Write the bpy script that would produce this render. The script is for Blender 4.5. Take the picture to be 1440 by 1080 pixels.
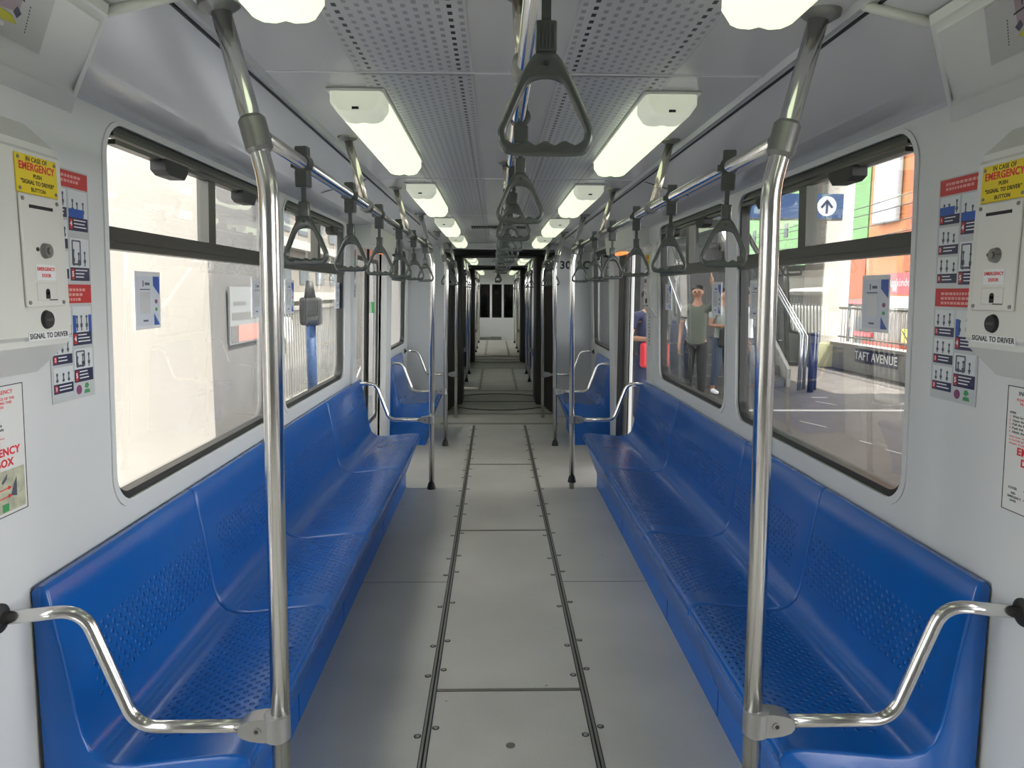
import bpy, bmesh, math, random
from mathutils import Matrix, Vector
random.seed(7)
C = bpy.context.scene.collection
for o in list(bpy.data.objects): bpy.data.objects.remove(o)

# ------------------------------------------------------------------ camera
F, VPX, VPY, ROLL = 1030.0, 696.0, 410.0, 0.0045
cY = Vector((VPX-720, 540-VPY, -F)).normalized()
cX = Vector((1, -ROLL, 0)); cX = (cX - cX.dot(cY)*cY).normalized()
cZ = cX.cross(cY)
A = Matrix((cX, cY, cZ))            # rows: camera coords of world axes -> equals (world from camera)
cam_d = bpy.data.cameras.new('camera'); cam = bpy.data.objects.new('camera', cam_d); C.objects.link(cam)
cam.matrix_world = Matrix.Translation((-0.058, 0, 1.60)) @ A.to_4x4()
cam_d.sensor_width = 36; cam_d.lens = 36*F/1440; cam_d.clip_start = 0.02; cam_d.clip_end = 300
bpy.context.scene.camera = cam

# ------------------------------------------------------------------ light
sc = bpy.context.scene
sc.view_settings.view_transform = 'Standard'; sc.view_settings.look = 'None'
sc.view_settings.gamma = 1; sc.view_settings.use_curve_mapping = False
sc.view_settings.exposure = 0.5
w = bpy.data.worlds.new('sky'); sc.world = w; w.use_nodes = True
bg = w.node_tree.nodes['Background']; bg.inputs[0].default_value = (0.97, 0.975, 0.98, 1); bg.inputs[1].default_value = 5.8
sun_d = bpy.data.lights.new('sun', 'SUN'); sun_d.energy = 14.0; sun_d.angle = 0.02; sun_d.color = (1.0, 0.93, 0.82)
sun = bpy.data.objects.new('sun', sun_d); C.objects.link(sun)
sun.rotation_euler = Vector((0.50, -0.10, 1.0)).to_track_quat('Z', 'Y').to_euler()
LAMP = 0.72                          # emission of the tube diffusers

# ------------------------------------------------------------------ materials
def nodes(name):
    m = bpy.data.materials.new(name); m.use_nodes = True
    nt = m.node_tree; return m, nt, nt.nodes['Principled BSDF']
def mat(name, col, rough=0.5, metal=0.0, bump=0.0, scale=60, var=0.0, spec=0.5, coat=0.0):
    m, nt, b = nodes(name)
    b.inputs['Base Color'].default_value = (*col, 1); b.inputs['Roughness'].default_value = rough
    b.inputs['Metallic'].default_value = metal; b.inputs['Specular IOR Level'].default_value = spec
    b.inputs['Coat Weight'].default_value = coat
    if bump or var:
        tc = nt.nodes.new('ShaderNodeTexCoord'); n = nt.nodes.new('ShaderNodeTexNoise')
        n.inputs['Scale'].default_value = scale; n.inputs['Detail'].default_value = 4
        nt.links.new(tc.outputs['Object'], n.inputs['Vector'])
        if bump:
            bp = nt.nodes.new('ShaderNodeBump'); bp.inputs['Strength'].default_value = bump; bp.inputs['Distance'].default_value = 0.01
            nt.links.new(n.outputs['Fac'], bp.inputs['Height']); nt.links.new(bp.outputs[0], b.inputs['Normal'])
        if var:
            r = nt.nodes.new('ShaderNodeValToRGB')
            r.color_ramp.elements[0].position = 0.3; r.color_ramp.elements[1].position = 0.7
            r.color_ramp.elements[0].color = (*[c*(1-var) for c in col], 1); r.color_ramp.elements[1].color = (*[min(1, c*(1+var)) for c in col], 1)
            nt.links.new(n.outputs['Fac'], r.inputs[0]); nt.links.new(r.outputs[0], b.inputs['Base Color'])
    return m
def emis(name, col, st):
    m, nt, b = nodes(name)
    b.inputs['Base Color'].default_value = (*col, 1); b.inputs['Emission Color'].default_value = (*col, 1)
    b.inputs['Emission Strength'].default_value = st; b.inputs['Roughness'].default_value = 0.4
    return m
def M_(nt, op, a, b=None, c=None):
    n = nt.nodes.new('ShaderNodeMath'); n.operation = op
    for i, v in enumerate((a, b, c)):
        if v is None: continue
        if isinstance(v, (int, float)): n.inputs[i].default_value = v
        else: nt.links.new(v, n.inputs[i])
    return n.outputs[0]
def hexdots(nt, u, v, pu, pv, r0, r1):
    """dot pattern, rows staggered; returns 1 at dot centre"""
    a = M_(nt, 'DIVIDE', v, pv); row = M_(nt, 'FLOOR', a)
    odd = M_(nt, 'FLOORED_MODULO', row, 2.0)
    b = M_(nt, 'ADD', M_(nt, 'DIVIDE', u, pu), M_(nt, 'MULTIPLY', odd, 0.5))
    fu = M_(nt, 'MULTIPLY', M_(nt, 'SUBTRACT', M_(nt, 'FRACT', b), 0.5), pu)
    fv = M_(nt, 'MULTIPLY', M_(nt, 'SUBTRACT', M_(nt, 'FRACT', a), 0.5), pv)
    d = M_(nt, 'SQRT', M_(nt, 'ADD', M_(nt, 'MULTIPLY', fu, fu), M_(nt, 'MULTIPLY', fv, fv)))
    mr = nt.nodes.new('ShaderNodeMapRange'); mr.interpolation_type = 'SMOOTHSTEP'
    mr.inputs['From Min'].default_value = r1; mr.inputs['From Max'].default_value = r0
    nt.links.new(d, mr.inputs['Value']); return mr.outputs[0]
def band(nt, v, lo, hi):
    return M_(nt, 'MULTIPLY', M_(nt, 'GREATER_THAN', v, lo), M_(nt, 'LESS_THAN', v, hi))

m_wall = mat('wall_paint', (0.66, 0.67, 0.67), 0.33, bump=0.02, scale=6)
m_ceil = mat('ceiling_paint', (0.60, 0.605, 0.615), 0.2, bump=0.02, scale=5)
m_cover = mat('cover_paint', (0.70, 0.71, 0.66), 0.38)
m_chrome = mat('chrome', (0.74, 0.73, 0.71), 0.16, 1.0, bump=0.03, scale=20)
m_chrome_warm = mat('worn_chrome', (0.72, 0.68, 0.58), 0.2, 1.0)
m_zinc = mat('cast_zinc', (0.26, 0.26, 0.25), 0.42, 0.7)
m_zinc2 = mat('arm_clamp_zinc', (0.34, 0.34, 0.33), 0.38, 0.75)
m_strap = mat('strap_grey', (0.055, 0.062, 0.058), 0.36)
m_handle = mat('handle_grey', (0.075, 0.086, 0.077), 0.27, coat=0.3)
m_rubber = mat('rubber', (0.018, 0.018, 0.018), 0.55)
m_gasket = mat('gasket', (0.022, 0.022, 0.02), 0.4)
m_alu = mat('dark_aluminium', (0.075, 0.075, 0.065), 0.35, 0.5)
m_steel = mat('floor_strip', (0.34, 0.33, 0.31), 0.35, 0.9)
m_dark = mat('dark_slot', (0.02, 0.02, 0.02), 0.7)
m_black = mat('black_print', (0.012, 0.012, 0.014), 0.5)
m_white = mat('white_print', (0.78, 0.79, 0.80), 0.4)
m_red = mat('red_print', (0.55, 0.03, 0.03), 0.4)
m_redtext = mat('red_text', (0.70, 0.02, 0.03), 0.4)
m_pink = mat('pale_red_print', (0.75, 0.35, 0.33), 0.4)
m_navy = mat('navy_print', (0.02, 0.025, 0.075), 0.35)
m_blueprint = mat('blue_print', (0.02, 0.09, 0.42), 0.35)
m_yellow = mat('yellow_plate', (0.78, 0.60, 0.015), 0.4)
m_green = mat('green_print', (0.05, 0.30, 0.10), 0.5)
m_skin = mat('skin', (0.36, 0.19, 0.12), 0.5)
m_hair = mat('hair', (0.012, 0.01, 0.009), 0.5)
m_bellows = mat('bellows_rubber', (0.05, 0.048, 0.044), 0.6, bump=0.2, scale=30)
m_bulk = mat('bulkhead_paint', (0.50, 0.52, 0.54), 0.4)
m_lamp = emis('lamp_diffuser', (0.88, 1.0, 0.70), LAMP)
m_lampend = emis('lamp_end', (0.80, 0.84, 0.68), 0.28)
m_amber = emis('amber_lamp', (1.0, 0.24, 0.06), 1.0)

def bench_material():
    m, nt, b = nodes('blue_bench_shell')
    b.inputs['Base Color'].default_value = (0.001, 0.098, 0.41, 1); b.inputs['Roughness'].default_value = 0.24
    b.inputs['Coat Weight'].default_value = 0.15; b.inputs['Coat Roughness'].default_value = 0.12
    uv = nt.nodes.new('ShaderNodeUVMap'); s = nt.nodes.new('ShaderNodeSeparateXYZ'); nt.links.new(uv.outputs[0], s.inputs[0])
    u, v = s.outputs[0], s.outputs[1]
    d = hexdots(nt, u, v, 0.034, 0.0205, 0.0020, 0.0090)
    k = M_(nt, 'ADD', band(nt, v, 0.205, 0.39), band(nt, v, 0.56, 0.87))
    k = M_(nt, 'MULTIPLY', k, M_(nt, 'GREATER_THAN', u, 0.11))
    h = M_(nt, 'MULTIPLY', d, k)
    n = nt.nodes.new('ShaderNodeTexNoise'); n.inputs['Scale'].default_value = 9; tc = nt.nodes.new('ShaderNodeTexCoord')
    nt.links.new(tc.outputs['Object'], n.inputs['Vector'])
    h = M_(nt, 'ADD', h, M_(nt, 'MULTIPLY', n.outputs['Fac'], 0.5))
    bp = nt.nodes.new('ShaderNodeBump'); bp.inputs['Strength'].default_value = 1.0; bp.inputs['Distance'].default_value = 0.006
    nt.links.new(h, bp.inputs['Height']); nt.links.new(bp.outputs[0], b.inputs['Normal'])
    return m
m_bench = bench_material()
def kick_material():
    m, nt, b = nodes('blue_perforated_panel')
    b.inputs['Roughness'].default_value = 0.35
    uv = nt.nodes.new('ShaderNodeUVMap'); s = nt.nodes.new('ShaderNodeSeparateXYZ'); nt.links.new(uv.outputs[0], s.inputs[0])
    d = hexdots(nt, s.outputs[0], s.outputs[1], 0.016, 0.0139, 0.0028, 0.0042)
    k = M_(nt, 'MULTIPLY', d, band(nt, s.outputs[1], 0.09, 0.27))
    mx = nt.nodes.new('ShaderNodeMix'); mx.data_type = 'RGBA'; nt.links.new(k, mx.inputs[0])
    mx.inputs[6].default_value = (0.005, 0.15, 0.58, 1); mx.inputs[7].default_value = (0.004, 0.01, 0.03, 1)
    nt.links.new(mx.outputs[2], b.inputs['Base Color']); return m
m_kick = kick_material()
def perforated_material():
    m, nt, b = nodes('perforated_ceiling_sheet')
    b.inputs['Roughness'].default_value = 0.3
    uv = nt.nodes.new('ShaderNodeUVMap'); s = nt.nodes.new('ShaderNodeSeparateXYZ'); nt.links.new(uv.outputs[0], s.inputs[0])
    u, v = s.outputs[0], s.outputs[1]              # u across 0..0.315, v along the car
    pu, pv = 0.0243, 0.0400
    a = M_(nt, 'DIVIDE', u, pu); colm = M_(nt, 'FLOOR', a); odd = M_(nt, 'FLOORED_MODULO', colm, 2.0)
    bb = M_(nt, 'ADD', M_(nt, 'DIVIDE', v, pv), M_(nt, 'MULTIPLY', odd, 0.5))
    fu = M_(nt, 'ABSOLUTE', M_(nt, 'MULTIPLY', M_(nt, 'SUBTRACT', M_(nt, 'FRACT', a), 0.5), pu))
    fv = M_(nt, 'ABSOLUTE', M_(nt, 'MULTIPLY', M_(nt, 'SUBTRACT', M_(nt, 'FRACT', bb), 0.5), pv))
    hole = M_(nt, 'MULTIPLY', M_(nt, 'LESS_THAN', fu, 0.0052), M_(nt, 'LESS_THAN', fv, 0.0095))
    edge = M_(nt, 'MULTIPLY', M_(nt, 'LESS_THAN', fu, 0.0070), M_(nt, 'LESS_THAN', fv, 0.0115))
    dark = M_(nt, 'ADD', M_(nt, 'COMPARE', colm, 1.0, 0.1), M_(nt, 'COMPARE', colm, 11.0, 0.1))
    c1 = nt.nodes.new('ShaderNodeMix'); c1.data_type = 'RGBA'; nt.links.new(dark, c1.inputs[0])
    c1.inputs[6].default_value = (0.33, 0.33, 0.34, 1); c1.inputs[7].default_value = (0.008, 0.008, 0.008, 1)
    c2 = nt.nodes.new('ShaderNodeMix'); c2.data_type = 'RGBA'; nt.links.new(hole, c2.inputs[0])
    c2.inputs[6].default_value = (0.58, 0.585, 0.60, 1); nt.links.new(c1.outputs[2], c2.inputs[7])
    nt.links.new(c2.outputs[2], b.inputs['Base Color'])
    bp = nt.nodes.new('ShaderNodeBump'); bp.inputs['Strength'].default_value = 0.5; bp.inputs['Distance'].default_value = 0.003; bp.invert = True
    nt.links.new(edge, bp.inputs['Height']); nt.links.new(bp.outputs[0], b.inputs['Normal'])
    return m
m_perf = perforated_material()
def floor_material():
    m, nt, b = nodes('speckled_vinyl')
    tc = nt.nodes.new('ShaderNodeTexCoord')
    n1 = nt.nodes.new('ShaderNodeTexNoise'); n1.inputs['Scale'].default_value = 420; n1.inputs['Detail'].default_value = 2
    n2 = nt.nodes.new('ShaderNodeTexNoise'); n2.inputs['Scale'].default_value = 1.6; n2.inputs['Detail'].default_value = 5
    n3 = nt.nodes.new('ShaderNodeTexVoronoi'); n3.inputs['Scale'].default_value = 5.5
    for n in (n1, n2, n3): nt.links.new(tc.outputs['Object'], n.inputs['Vector'])
    r1 = nt.nodes.new('ShaderNodeValToRGB'); e = r1.color_ramp.elements
    e[0].position = 0.33; e[0].color = (0.46, 0.44, 0.395, 1); e[1].position = 0.62; e[1].color = (0.70, 0.675, 0.61, 1)
    nt.links.new(n1.outputs['Fac'], r1.inputs[0])
    r2 = nt.nodes.new('ShaderNodeValToRGB'); e = r2.color_ramp.elements
    e[0].position = 0.3; e[0].color = (0.80, 0.80, 0.80, 1); e[1].position = 0.7; e[1].color = (1, 1, 1, 1)
    nt.links.new(n2.outputs['Fac'], r2.inputs[0])
    r3 = nt.nodes.new('ShaderNodeValToRGB'); e = r3.color_ramp.elements
    e[0].position = 0.018; e[0].color = (0.25, 0.24, 0.23, 1); e[1].position = 0.035; e[1].color = (1, 1, 1, 1)
    nt.links.new(n3.outputs['Distance'], r3.inputs[0])
    def mul(a, c):
        x = nt.nodes.new('ShaderNodeMix'); x.data_type = 'RGBA'; x.blend_type = 'MULTIPLY'; x.inputs[0].default_value = 1
        nt.links.new(a, x.inputs[6]); nt.links.new(c, x.inputs[7]); return x.outputs[2]
    nt.links.new(mul(mul(r1.outputs[0], r2.outputs[0]), r3.outputs[0]), b.inputs['Base Color'])
    b.inputs['Roughness'].default_value = 0.48
    return m
m_floor = floor_material()
def glass_material(name, tint, refl=1.45):
    m = bpy.data.materials.new(name); m.use_nodes = True; nt = m.node_tree; nt.nodes.clear()
    o = nt.nodes.new('ShaderNodeOutputMaterial'); mx = nt.nodes.new('ShaderNodeMixShader')
    t = nt.nodes.new('ShaderNodeBsdfTransparent'); t.inputs[0].default_value = (*tint, 1)
    g = nt.nodes.new('ShaderNodeBsdfGlossy'); g.inputs['Roughness'].default_value = 0.0; g.inputs[0].default_value = (1, 1, 1, 1)
    fr = nt.nodes.new('ShaderNodeFresnel'); ge = nt.nodes.new('ShaderNodeNewGeometry')
    nt.links.new(M_(nt, 'ADD', refl, M_(nt, 'MULTIPLY', ge.outputs['Backfacing'], 1/refl-refl)), fr.inputs[0])   # same index from both sides of the pane
    nt.links.new(fr.outputs[0], mx.inputs[0]); nt.links.new(t.outputs[0], mx.inputs[1]); nt.links.new(g.outputs[0], mx.inputs[2])
    nt.links.new(mx.outputs[0], o.inputs[0]); return m
m_glass = glass_material('window_glass', (0.90, 0.91, 0.90))
m_glass_cab = glass_material('cab_glass', (0.35, 0.36, 0.36))

# ------------------------------------------------------------------ helpers
def tag(o, label=None, cat=None, group=None, kind=None):
    if label: o['label'] = label
    if cat: o['category'] = cat
    if group: o['group'] = group
    if kind: o['kind'] = kind
    return o
def empty(name, loc=(0, 0, 0), mw=None):
    o = bpy.data.objects.new(name, None); C.objects.link(o); o.empty_display_size = 0.05
    if mw is not None: o.matrix_world = mw
    else: o.location = loc
    return o
class MB:
    """gathers shapes in one bmesh; build() links ONE mesh object. World coords unless local=True"""
    def __init__(s): s.bm = bmesh.new(); s.uv = s.bm.loops.layers.uv.new('UVMap')
    def box(s, x0, x1, y0, y1, z0, z1, bev=0.0, seg=2):
        r = bmesh.ops.create_cube(s.bm, size=1.0); vs = r['verts']
        for v in vs: v.co = Vector(((x0+x1)/2+v.co.x*(x1-x0), (y0+y1)/2+v.co.y*(y1-y0), (z0+z1)/2+v.co.z*(z1-z0)))
        if bev:
            es = list({e for v in vs for e in v.link_edges})
            bmesh.ops.bevel(s.bm, geom=es, offset=bev, segments=seg, affect='EDGES', profile=0.5)
        return s
    def quad(s, *pts):
        s.bm.faces.new([s.bm.verts.new(p) for p in pts]); return s
    def prism(s, poly, f0, f1, cap=True):
        a = [s.bm.verts.new(f0(*p)) for p in poly]; b = [s.bm.verts.new(f1(*p)) for p in poly]
        n = len(poly)
        for i in range(n): s.bm.faces.new((a[i], a[(i+1) % n], b[(i+1) % n], b[i]))
        if cap: s.bm.faces.new(a); s.bm.faces.new(b[::-1])
        return s
    def ring(s, outer, inner, f0, f1):
        L = [[s.bm.verts.new(f(*p)) for p in q] for f, q in ((f0, outer), (f0, inner), (f1, inner), (f1, outer))]
        n = len(outer)
        for k in range(4):
            A_, B_ = L[k], L[(k+1) % 4]
            for i in range(n): s.bm.faces.new((A_[i], A_[(i+1) % n], B_[(i+1) % n], B_[i]))
        return s
    def tube(s, pts, r, seg=14, caps=True):
        pts = [Vector(p) for p in pts]; rings = []; ref = None
        rr = r if isinstance(r, (list, tuple)) else [r]*len(pts)
        for i, p in enumerate(pts):
            t = (pts[min(i+1, len(pts)-1)] - pts[max(i-1, 0)]).normalized()
            if ref is None:
                ref = Vector((0, 0, 1)) if abs(t.z) < 0.9 else Vector((1, 0, 0))
            ref = (ref - ref.dot(t)*t).normalized(); bi = t.cross(ref)
            rings.append([s.bm.verts.new(p + rr[i]*(math.cos(2*math.pi*k/seg)*ref + math.sin(2*math.pi*k/seg)*bi)) for k in range(seg)])
        for a, b in zip(rings, rings[1:]):
            for k in range(seg):
                f = s.bm.faces.new((a[k], a[(k+1) % seg], b[(k+1) % seg], b[k])); f.smooth = True
        if caps: s.bm.faces.new(rings[0][::-1]); s.bm.faces.new(rings[-1])
        return s
    def disc(s, c, n, r, h, seg=16, r2=None):
        c = Vector(c); n = Vector(n).normalized(); r2 = r if r2 is None else r2
        return s.tube([c, c+n*h], [r, r2], seg)
    def build(s, name, m, parent=None, smooth=False, sharp=35):
        bmesh.ops.recalc_face_normals(s.bm, faces=s.bm.faces[:])
        me = bpy.data.meshes.new(name)
        if smooth:
            for f in s.bm.faces: f.smooth = True
            lim = math.radians(sharp)
            for e in s.bm.edges:
                if len(e.link_faces) == 2 and e.calc_face_angle(0) > lim: e.smooth = False
        s.bm.to_mesh(me); s.bm.free()
        for mm in (m if isinstance(m, (list, tuple)) else [m]): me.materials.append(mm)
        o = bpy.data.objects.new(name, me); C.objects.link(o)
        if parent is not None:
            o.parent = parent
            if getattr(s, 'world', True):
                bpy.context.view_layer.update(); o.matrix_parent_inverse = parent.matrix_world.inverted()
        return o
class LMB(MB):
    """shapes given in the parent's own coordinates"""
    world = False
def text(body, size, m, parent, x, y, z=0.0, name='lettering', bold=0.0, align='CENTER', sx=1.0, ext=0.0003):
    cu = bpy.data.curves.new('t', 'FONT'); cu.body = body; cu.size = size; cu.align_x = align; cu.align_y = 'CENTER'
    cu.offset = bold*size; cu.extrude = ext; cu.resolution_u = 3; cu.space_character = 1.07
    t = bpy.data.objects.new('t', cu); C.objects.link(t); bpy.context.view_layer.update()
    dg = bpy.context.evaluated_depsgraph_get()
    me = bpy.data.meshes.new_from_object(t.evaluated_get(dg)); bpy.data.objects.remove(t); bpy.data.curves.remove(cu)
    for v in me.vertices: v.co = Vector((v.co.x*sx+x, v.co.y+y, v.co.z+z))
    me.materials.clear(); me.materials.append(m); me.name = name
    o = bpy.data.objects.new(name, me); C.objects.link(o)
    if parent is not None: o.parent = parent
    return o
def copy_tree(o, parent=None):
    c = o.copy(); C.objects.link(c)
    if parent is not None: c.parent = parent
    for ch in list(o.children): copy_tree(ch, c)
    return c
def spline(pts, n=8):
    """rounded path through points (Catmull-Rom)"""
    P = [Vector(p) for p in pts]; out = []
    for i in range(len(P)-1):
        p0 = P[max(i-1, 0)]; p1 = P[i]; p2 = P[i+1]; p3 = P[min(i+2, len(P)-1)]
        for k in range(n):
            t = k/n
            out.append(0.5*((2*p1)+(p2-p0)*t+(2*p0-5*p1+4*p2-p3)*t*t+(3*p1-p0-3*p2+p3)*t*t*t))
    out.append(P[-1]); return out
def fillet(pts, r, n=7):
    """polyline with rounded corners of radius r"""
    P = [Vector(p) for p in pts]; out = [P[0]]
    for i in range(1, len(P)-1):
        a = (P[i-1]-P[i]); b = (P[i+1]-P[i]); ang = a.angle(b)
        rr = r[i-1] if isinstance(r, (list, tuple)) else r
        d = min(rr/math.tan(ang/2), a.length*0.49, b.length*0.49)
        p, q = P[i]+a.normalized()*d, P[i]+b.normalized()*d
        for k in range(n+1):
            t = k/n; out.append((1-t)*(1-t)*p+2*t*(1-t)*P[i]+t*t*q)
    out.append(P[-1]); return out
def rr(y0, y1, z0, z1, r, n=8):
    out = []
    for cx, cy, a0 in ((y1-r, z1-r, 0), (y0+r, z1-r, 90), (y0+r, z0+r, 180), (y1-r, z0+r, 270)):
        for k in range(n+1):
            a = math.radians(a0+90*k/n); out.append((cx+r*math.cos(a), cy+r*math.sin(a)))
    return out
def rr_outer(y0, y1, z0, z1, Y0, Y1, Z0, Z1, r, n=8):
    """rectangle points matching rr()"""
    out = []
    for (cx, cy, a0, X, Z) in ((y1-r, z1-r, 0, Y1, Z1), (y0+r, z1-r, 90, Y0, Z1), (y0+r, z0+r, 180, Y0, Z0), (y1-r, z0+r, 270, Y1, Z0)):
        for k in range(n+1):
            t = k/n; c = (X, Z)
            s0 = (X, cy) if a0 in (0, 180) else (cx, Z)
            s1 = (cx, Z) if a0 in (0, 180) else (X, cy)
            if t <= 0.5: u = t*2; out.append((s0[0]+(c[0]-s0[0])*u, s0[1]+(c[1]-s0[1])*u))
            else: u = t*2-1; out.append((c[0]+(s1[0]-c[0])*u, c[1]+(s1[1]-c[1])*u))
    return out
def WX(z): return 1.17-0.03*(z-0.97)
def wf(s, d): return lambda y, z: Vector((s*(WX(z)+d), y, z))
def wall_frame(s, y, z, d=0.0):
    """local frame of a flat thing on the side wall: X reads left to right, Y up, Z into the car"""
    X = Vector((0, -s, 0)); Y = Vector((-s*0.03, 0, 1)).normalized(); Z = X.cross(Y)
    m = Matrix((X, Y, Z)).transposed().to_4x4(); m.translation = Vector((s*(WX(z)-d), y, z)); return m
def front_frame(x, y, z):
    """local frame facing the camera (normal -y)"""
    m = Matrix((Vector((1, 0, 0)), Vector((0, 0, 1)), Vector((0, -1, 0)))).transposed().to_4x4(); m.translation = Vector((x, y, z)); return m
SIDE = {-1: 'left', 1: 'right'}
SEAM_Z, CREASE, EDGE = 2.095, (1.0, 2.112), (0.72, 2.192)
WIN_Z = (0.965, 2.07)

# ------------------------------------------------------------------ floor
fl = MB().box(-1.22, 1.22, -1.7, 24.45, -0.05, 0.0)
floor = fl.build('floor', m_floor); tag(floor, kind='structure')
def strip(y0, y1, names=True):
    for s in (-1, 1):
        b = MB(); ring_ = MB()
        for k in (-0.0075, 0.0075): b.box(s*0.305+k-0.0045, s*0.305+k+0.0045, y0, y1, 0.0, 0.004, 0.001, 1)
        y = y0+0.1; k = 0
        while y < y1-0.05:                                    # screw heads beside the strip
            for side in (-1, 1):
                cx = s*0.305+side*0.031
                b.disc((cx, y+(0.05 if side > 0 else 0), 0), (0, 0, 1), 0.0095, 0.003, 12, 0.0075); ring_.disc((cx, y+(0.05 if side > 0 else 0), 0), (0, 0, 1), 0.0135, 0.0009, 12)
            y += 0.42 if k % 3 else 0.26; k += 1
        o = b.build('trim_1' if s < 0 else 'trim_2', m_steel, smooth=True); tag(o, kind='structure')
        o = ring_.box(s*0.305-0.0155, s*0.305+0.0155, y0, y1, -0.001, 0.0012).build('trim_1' if s < 0 else 'trim_2', m_dark); tag(o, kind='structure')
for y0, y1 in ((-1.6, 8.70), (11.9, 15.2), (18.6, 24.0)): strip(y0, y1)
b = MB()
for y in (0.85, 2.787, 4.785, 6.69): b.box(-0.29, 0.29, y-0.008, y-0.002, 0, 0.0035, 0.001, 1).box(-0.29, 0.29, y+0.002, y+0.008, 0, 0.0035, 0.001, 1)
for y in (8.80, 9.53, 11.78, 15.35, 16.35, 18.4):
    b.box(-0.72, 0.72, y-0.02, y+0.02, 0, 0.006, 0.002, 1)
tag(b.build('trim_3', m_steel), kind='structure')
b = MB()
for s in (-1, 1):
    for y in (1.93, 3.90, 5.86): b.box(s*0.56-0.24, s*0.56+0.24, y-0.0015, y+0.0015, 0, 0.0008)
    for y in (8.80, 9.53, 11.78, 15.35, 16.35, 18.4): b.box(s*0.36-0.36, s*0.36+0.36, y+0.02, y+0.05, 0, 0.003)
    for y in (0.85, 2.787, 4.785, 6.69): b.box(s*0.1455-0.1455, s*0.1455+0.1455, y-0.010, y+0.010, 0, 0.0015)
for cy in (10.62, 17.35):                                     # turntable joint under each gangway
    pts = [(0.80*math.cos(a), cy+0.80*math.sin(a), 0.002) for a in [2*math.pi*k/64 for k in range(65)]]
    for p, q in zip(pts, pts[1:]):
        if abs(p[0]) < 0.6: b.tube([p, q], 0.008, 6)
    b.box(-0.72, 0.72, cy-0.012, cy+0.012, 0, 0.004)
tag(b.build('trim_4', m_dark), kind='structure')
tag(MB().disc((0.0, 2.42, 0), (0, 0, 1), 0.017, 0.002, 20).build('floor_plug', m_zinc), 'small round metal plug set in the floor near the camera', 'floor plug')

# ------------------------------------------------------------------ side walls
WINS = {'near': (2.12, 3.66), 'second': (3.84, 5.40), 'door': (7.62, 9.08)}
def wq(b, s, y0, y1, z0, z1, d=0.0):
    f = wf(s, d); b.quad(f(y0, z0), f(y1, z0), f(y1, z1), f(y0, z1))
def wcell(b, s, Y0, Y1, y0, y1, r=0.10):
    hole = rr(y0, y1, *WIN_Z, r); out = rr_outer(y0, y1, *WIN_Z, Y0, Y1, 0.0, SEAM_Z, r)
    f = wf(s, 0); g = wf(s, 0.055)
    o = [b.bm.verts.new(f(*p)) for p in out]; h = [b.bm.verts.new(f(*p)) for p in hole]; k = [b.bm.verts.new(g(*p)) for p in hole]
    n = len(o)
    for i in range(n):
        j = (i+1) % n
        try: b.bm.faces.new((o[i], o[j], h[j], h[i]))
        except ValueError: pass
        b.bm.faces.new((h[i], h[j], k[j], k[i]))
DOOR = (5.80, 7.12); NDOOR = (0.0, 1.38); DZ = 1.97
for s in (-1, 1):
    b = MB()
    wq(b, s, -1.7, NDOOR[0], 0, SEAM_Z)
    wq(b, s, *NDOOR, DZ, SEAM_Z); wq(b, s, NDOOR[1], 1.95, 0, SEAM_Z)
    wcell(b, s, 1.95, 3.75, *WINS['near']); wcell(b, s, 3.75, 5.55, *WINS['second'])
    wq(b, s, 5.55, DOOR[0], 0, SEAM_Z); wq(b, s, *DOOR, DZ, SEAM_Z); wq(b, s, DOOR[1], 7.5, 0, SEAM_Z)
    wcell(b, s, 7.5, 9.2, *WINS['door']); wq(b, s, 9.2, 9.32, 0, SEAM_Z)
    for Y0, Y1, a, c in ((12.0, 13.5, 12.2, 13.3), (13.5, 15.1, 13.7, 14.9), (18.75, 20.5, 18.95, 20.3), (20.5, 22.3, 20.7, 22.1), (22.3, 24.4, 22.5, 24.0)):
        wcell(b, s, Y0, Y1, a, c)
    # door jambs and header reveal
    for y in (*NDOOR, *DOOR):
        b.quad(Vector((s*WX(0), y, 0)), Vector((s*(WX(0)+0.07), y, 0)), Vector((s*(WX(DZ)+0.07), y, DZ)), Vector((s*WX(DZ), y, DZ)))
    for y0, y1 in (NDOOR, DOOR):
        b.quad(Vector((s*WX(DZ), y0, DZ)), Vector((s*WX(DZ), y1, DZ)), Vector((s*(WX(DZ)+0.07), y1, DZ)), Vector((s*(WX(DZ)+0.07), y0, DZ)))
    o = b.build('wall_'+SIDE[s], m_wall, smooth=True, sharp=30); tag(o, kind='structure')
    # outer skin, keeps daylight from leaking round the shell
    b = MB()
    for y0, y1 in ((-1.7, NDOOR[0]), (NDOOR[1], 2.0), (5.58, DOOR[0]), (DOOR[1], 7.5), (9.15, 12.1), (15.0, 18.85)):
        b.box(s*1.235-0.01, s*1.235+0.01, y0, y1, 0, 2.25)
    b.box(s*1.235-0.01, s*1.235+0.01, -1.7, 24.5, -0.3, 0.0); b.box(s*1.235-0.01, s*1.235+0.01, -1.7, 24.5, 2.10, 2.3)
    tag(b.build('wall_outer_'+SIDE[s], m_bulk), kind='structure')

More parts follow.
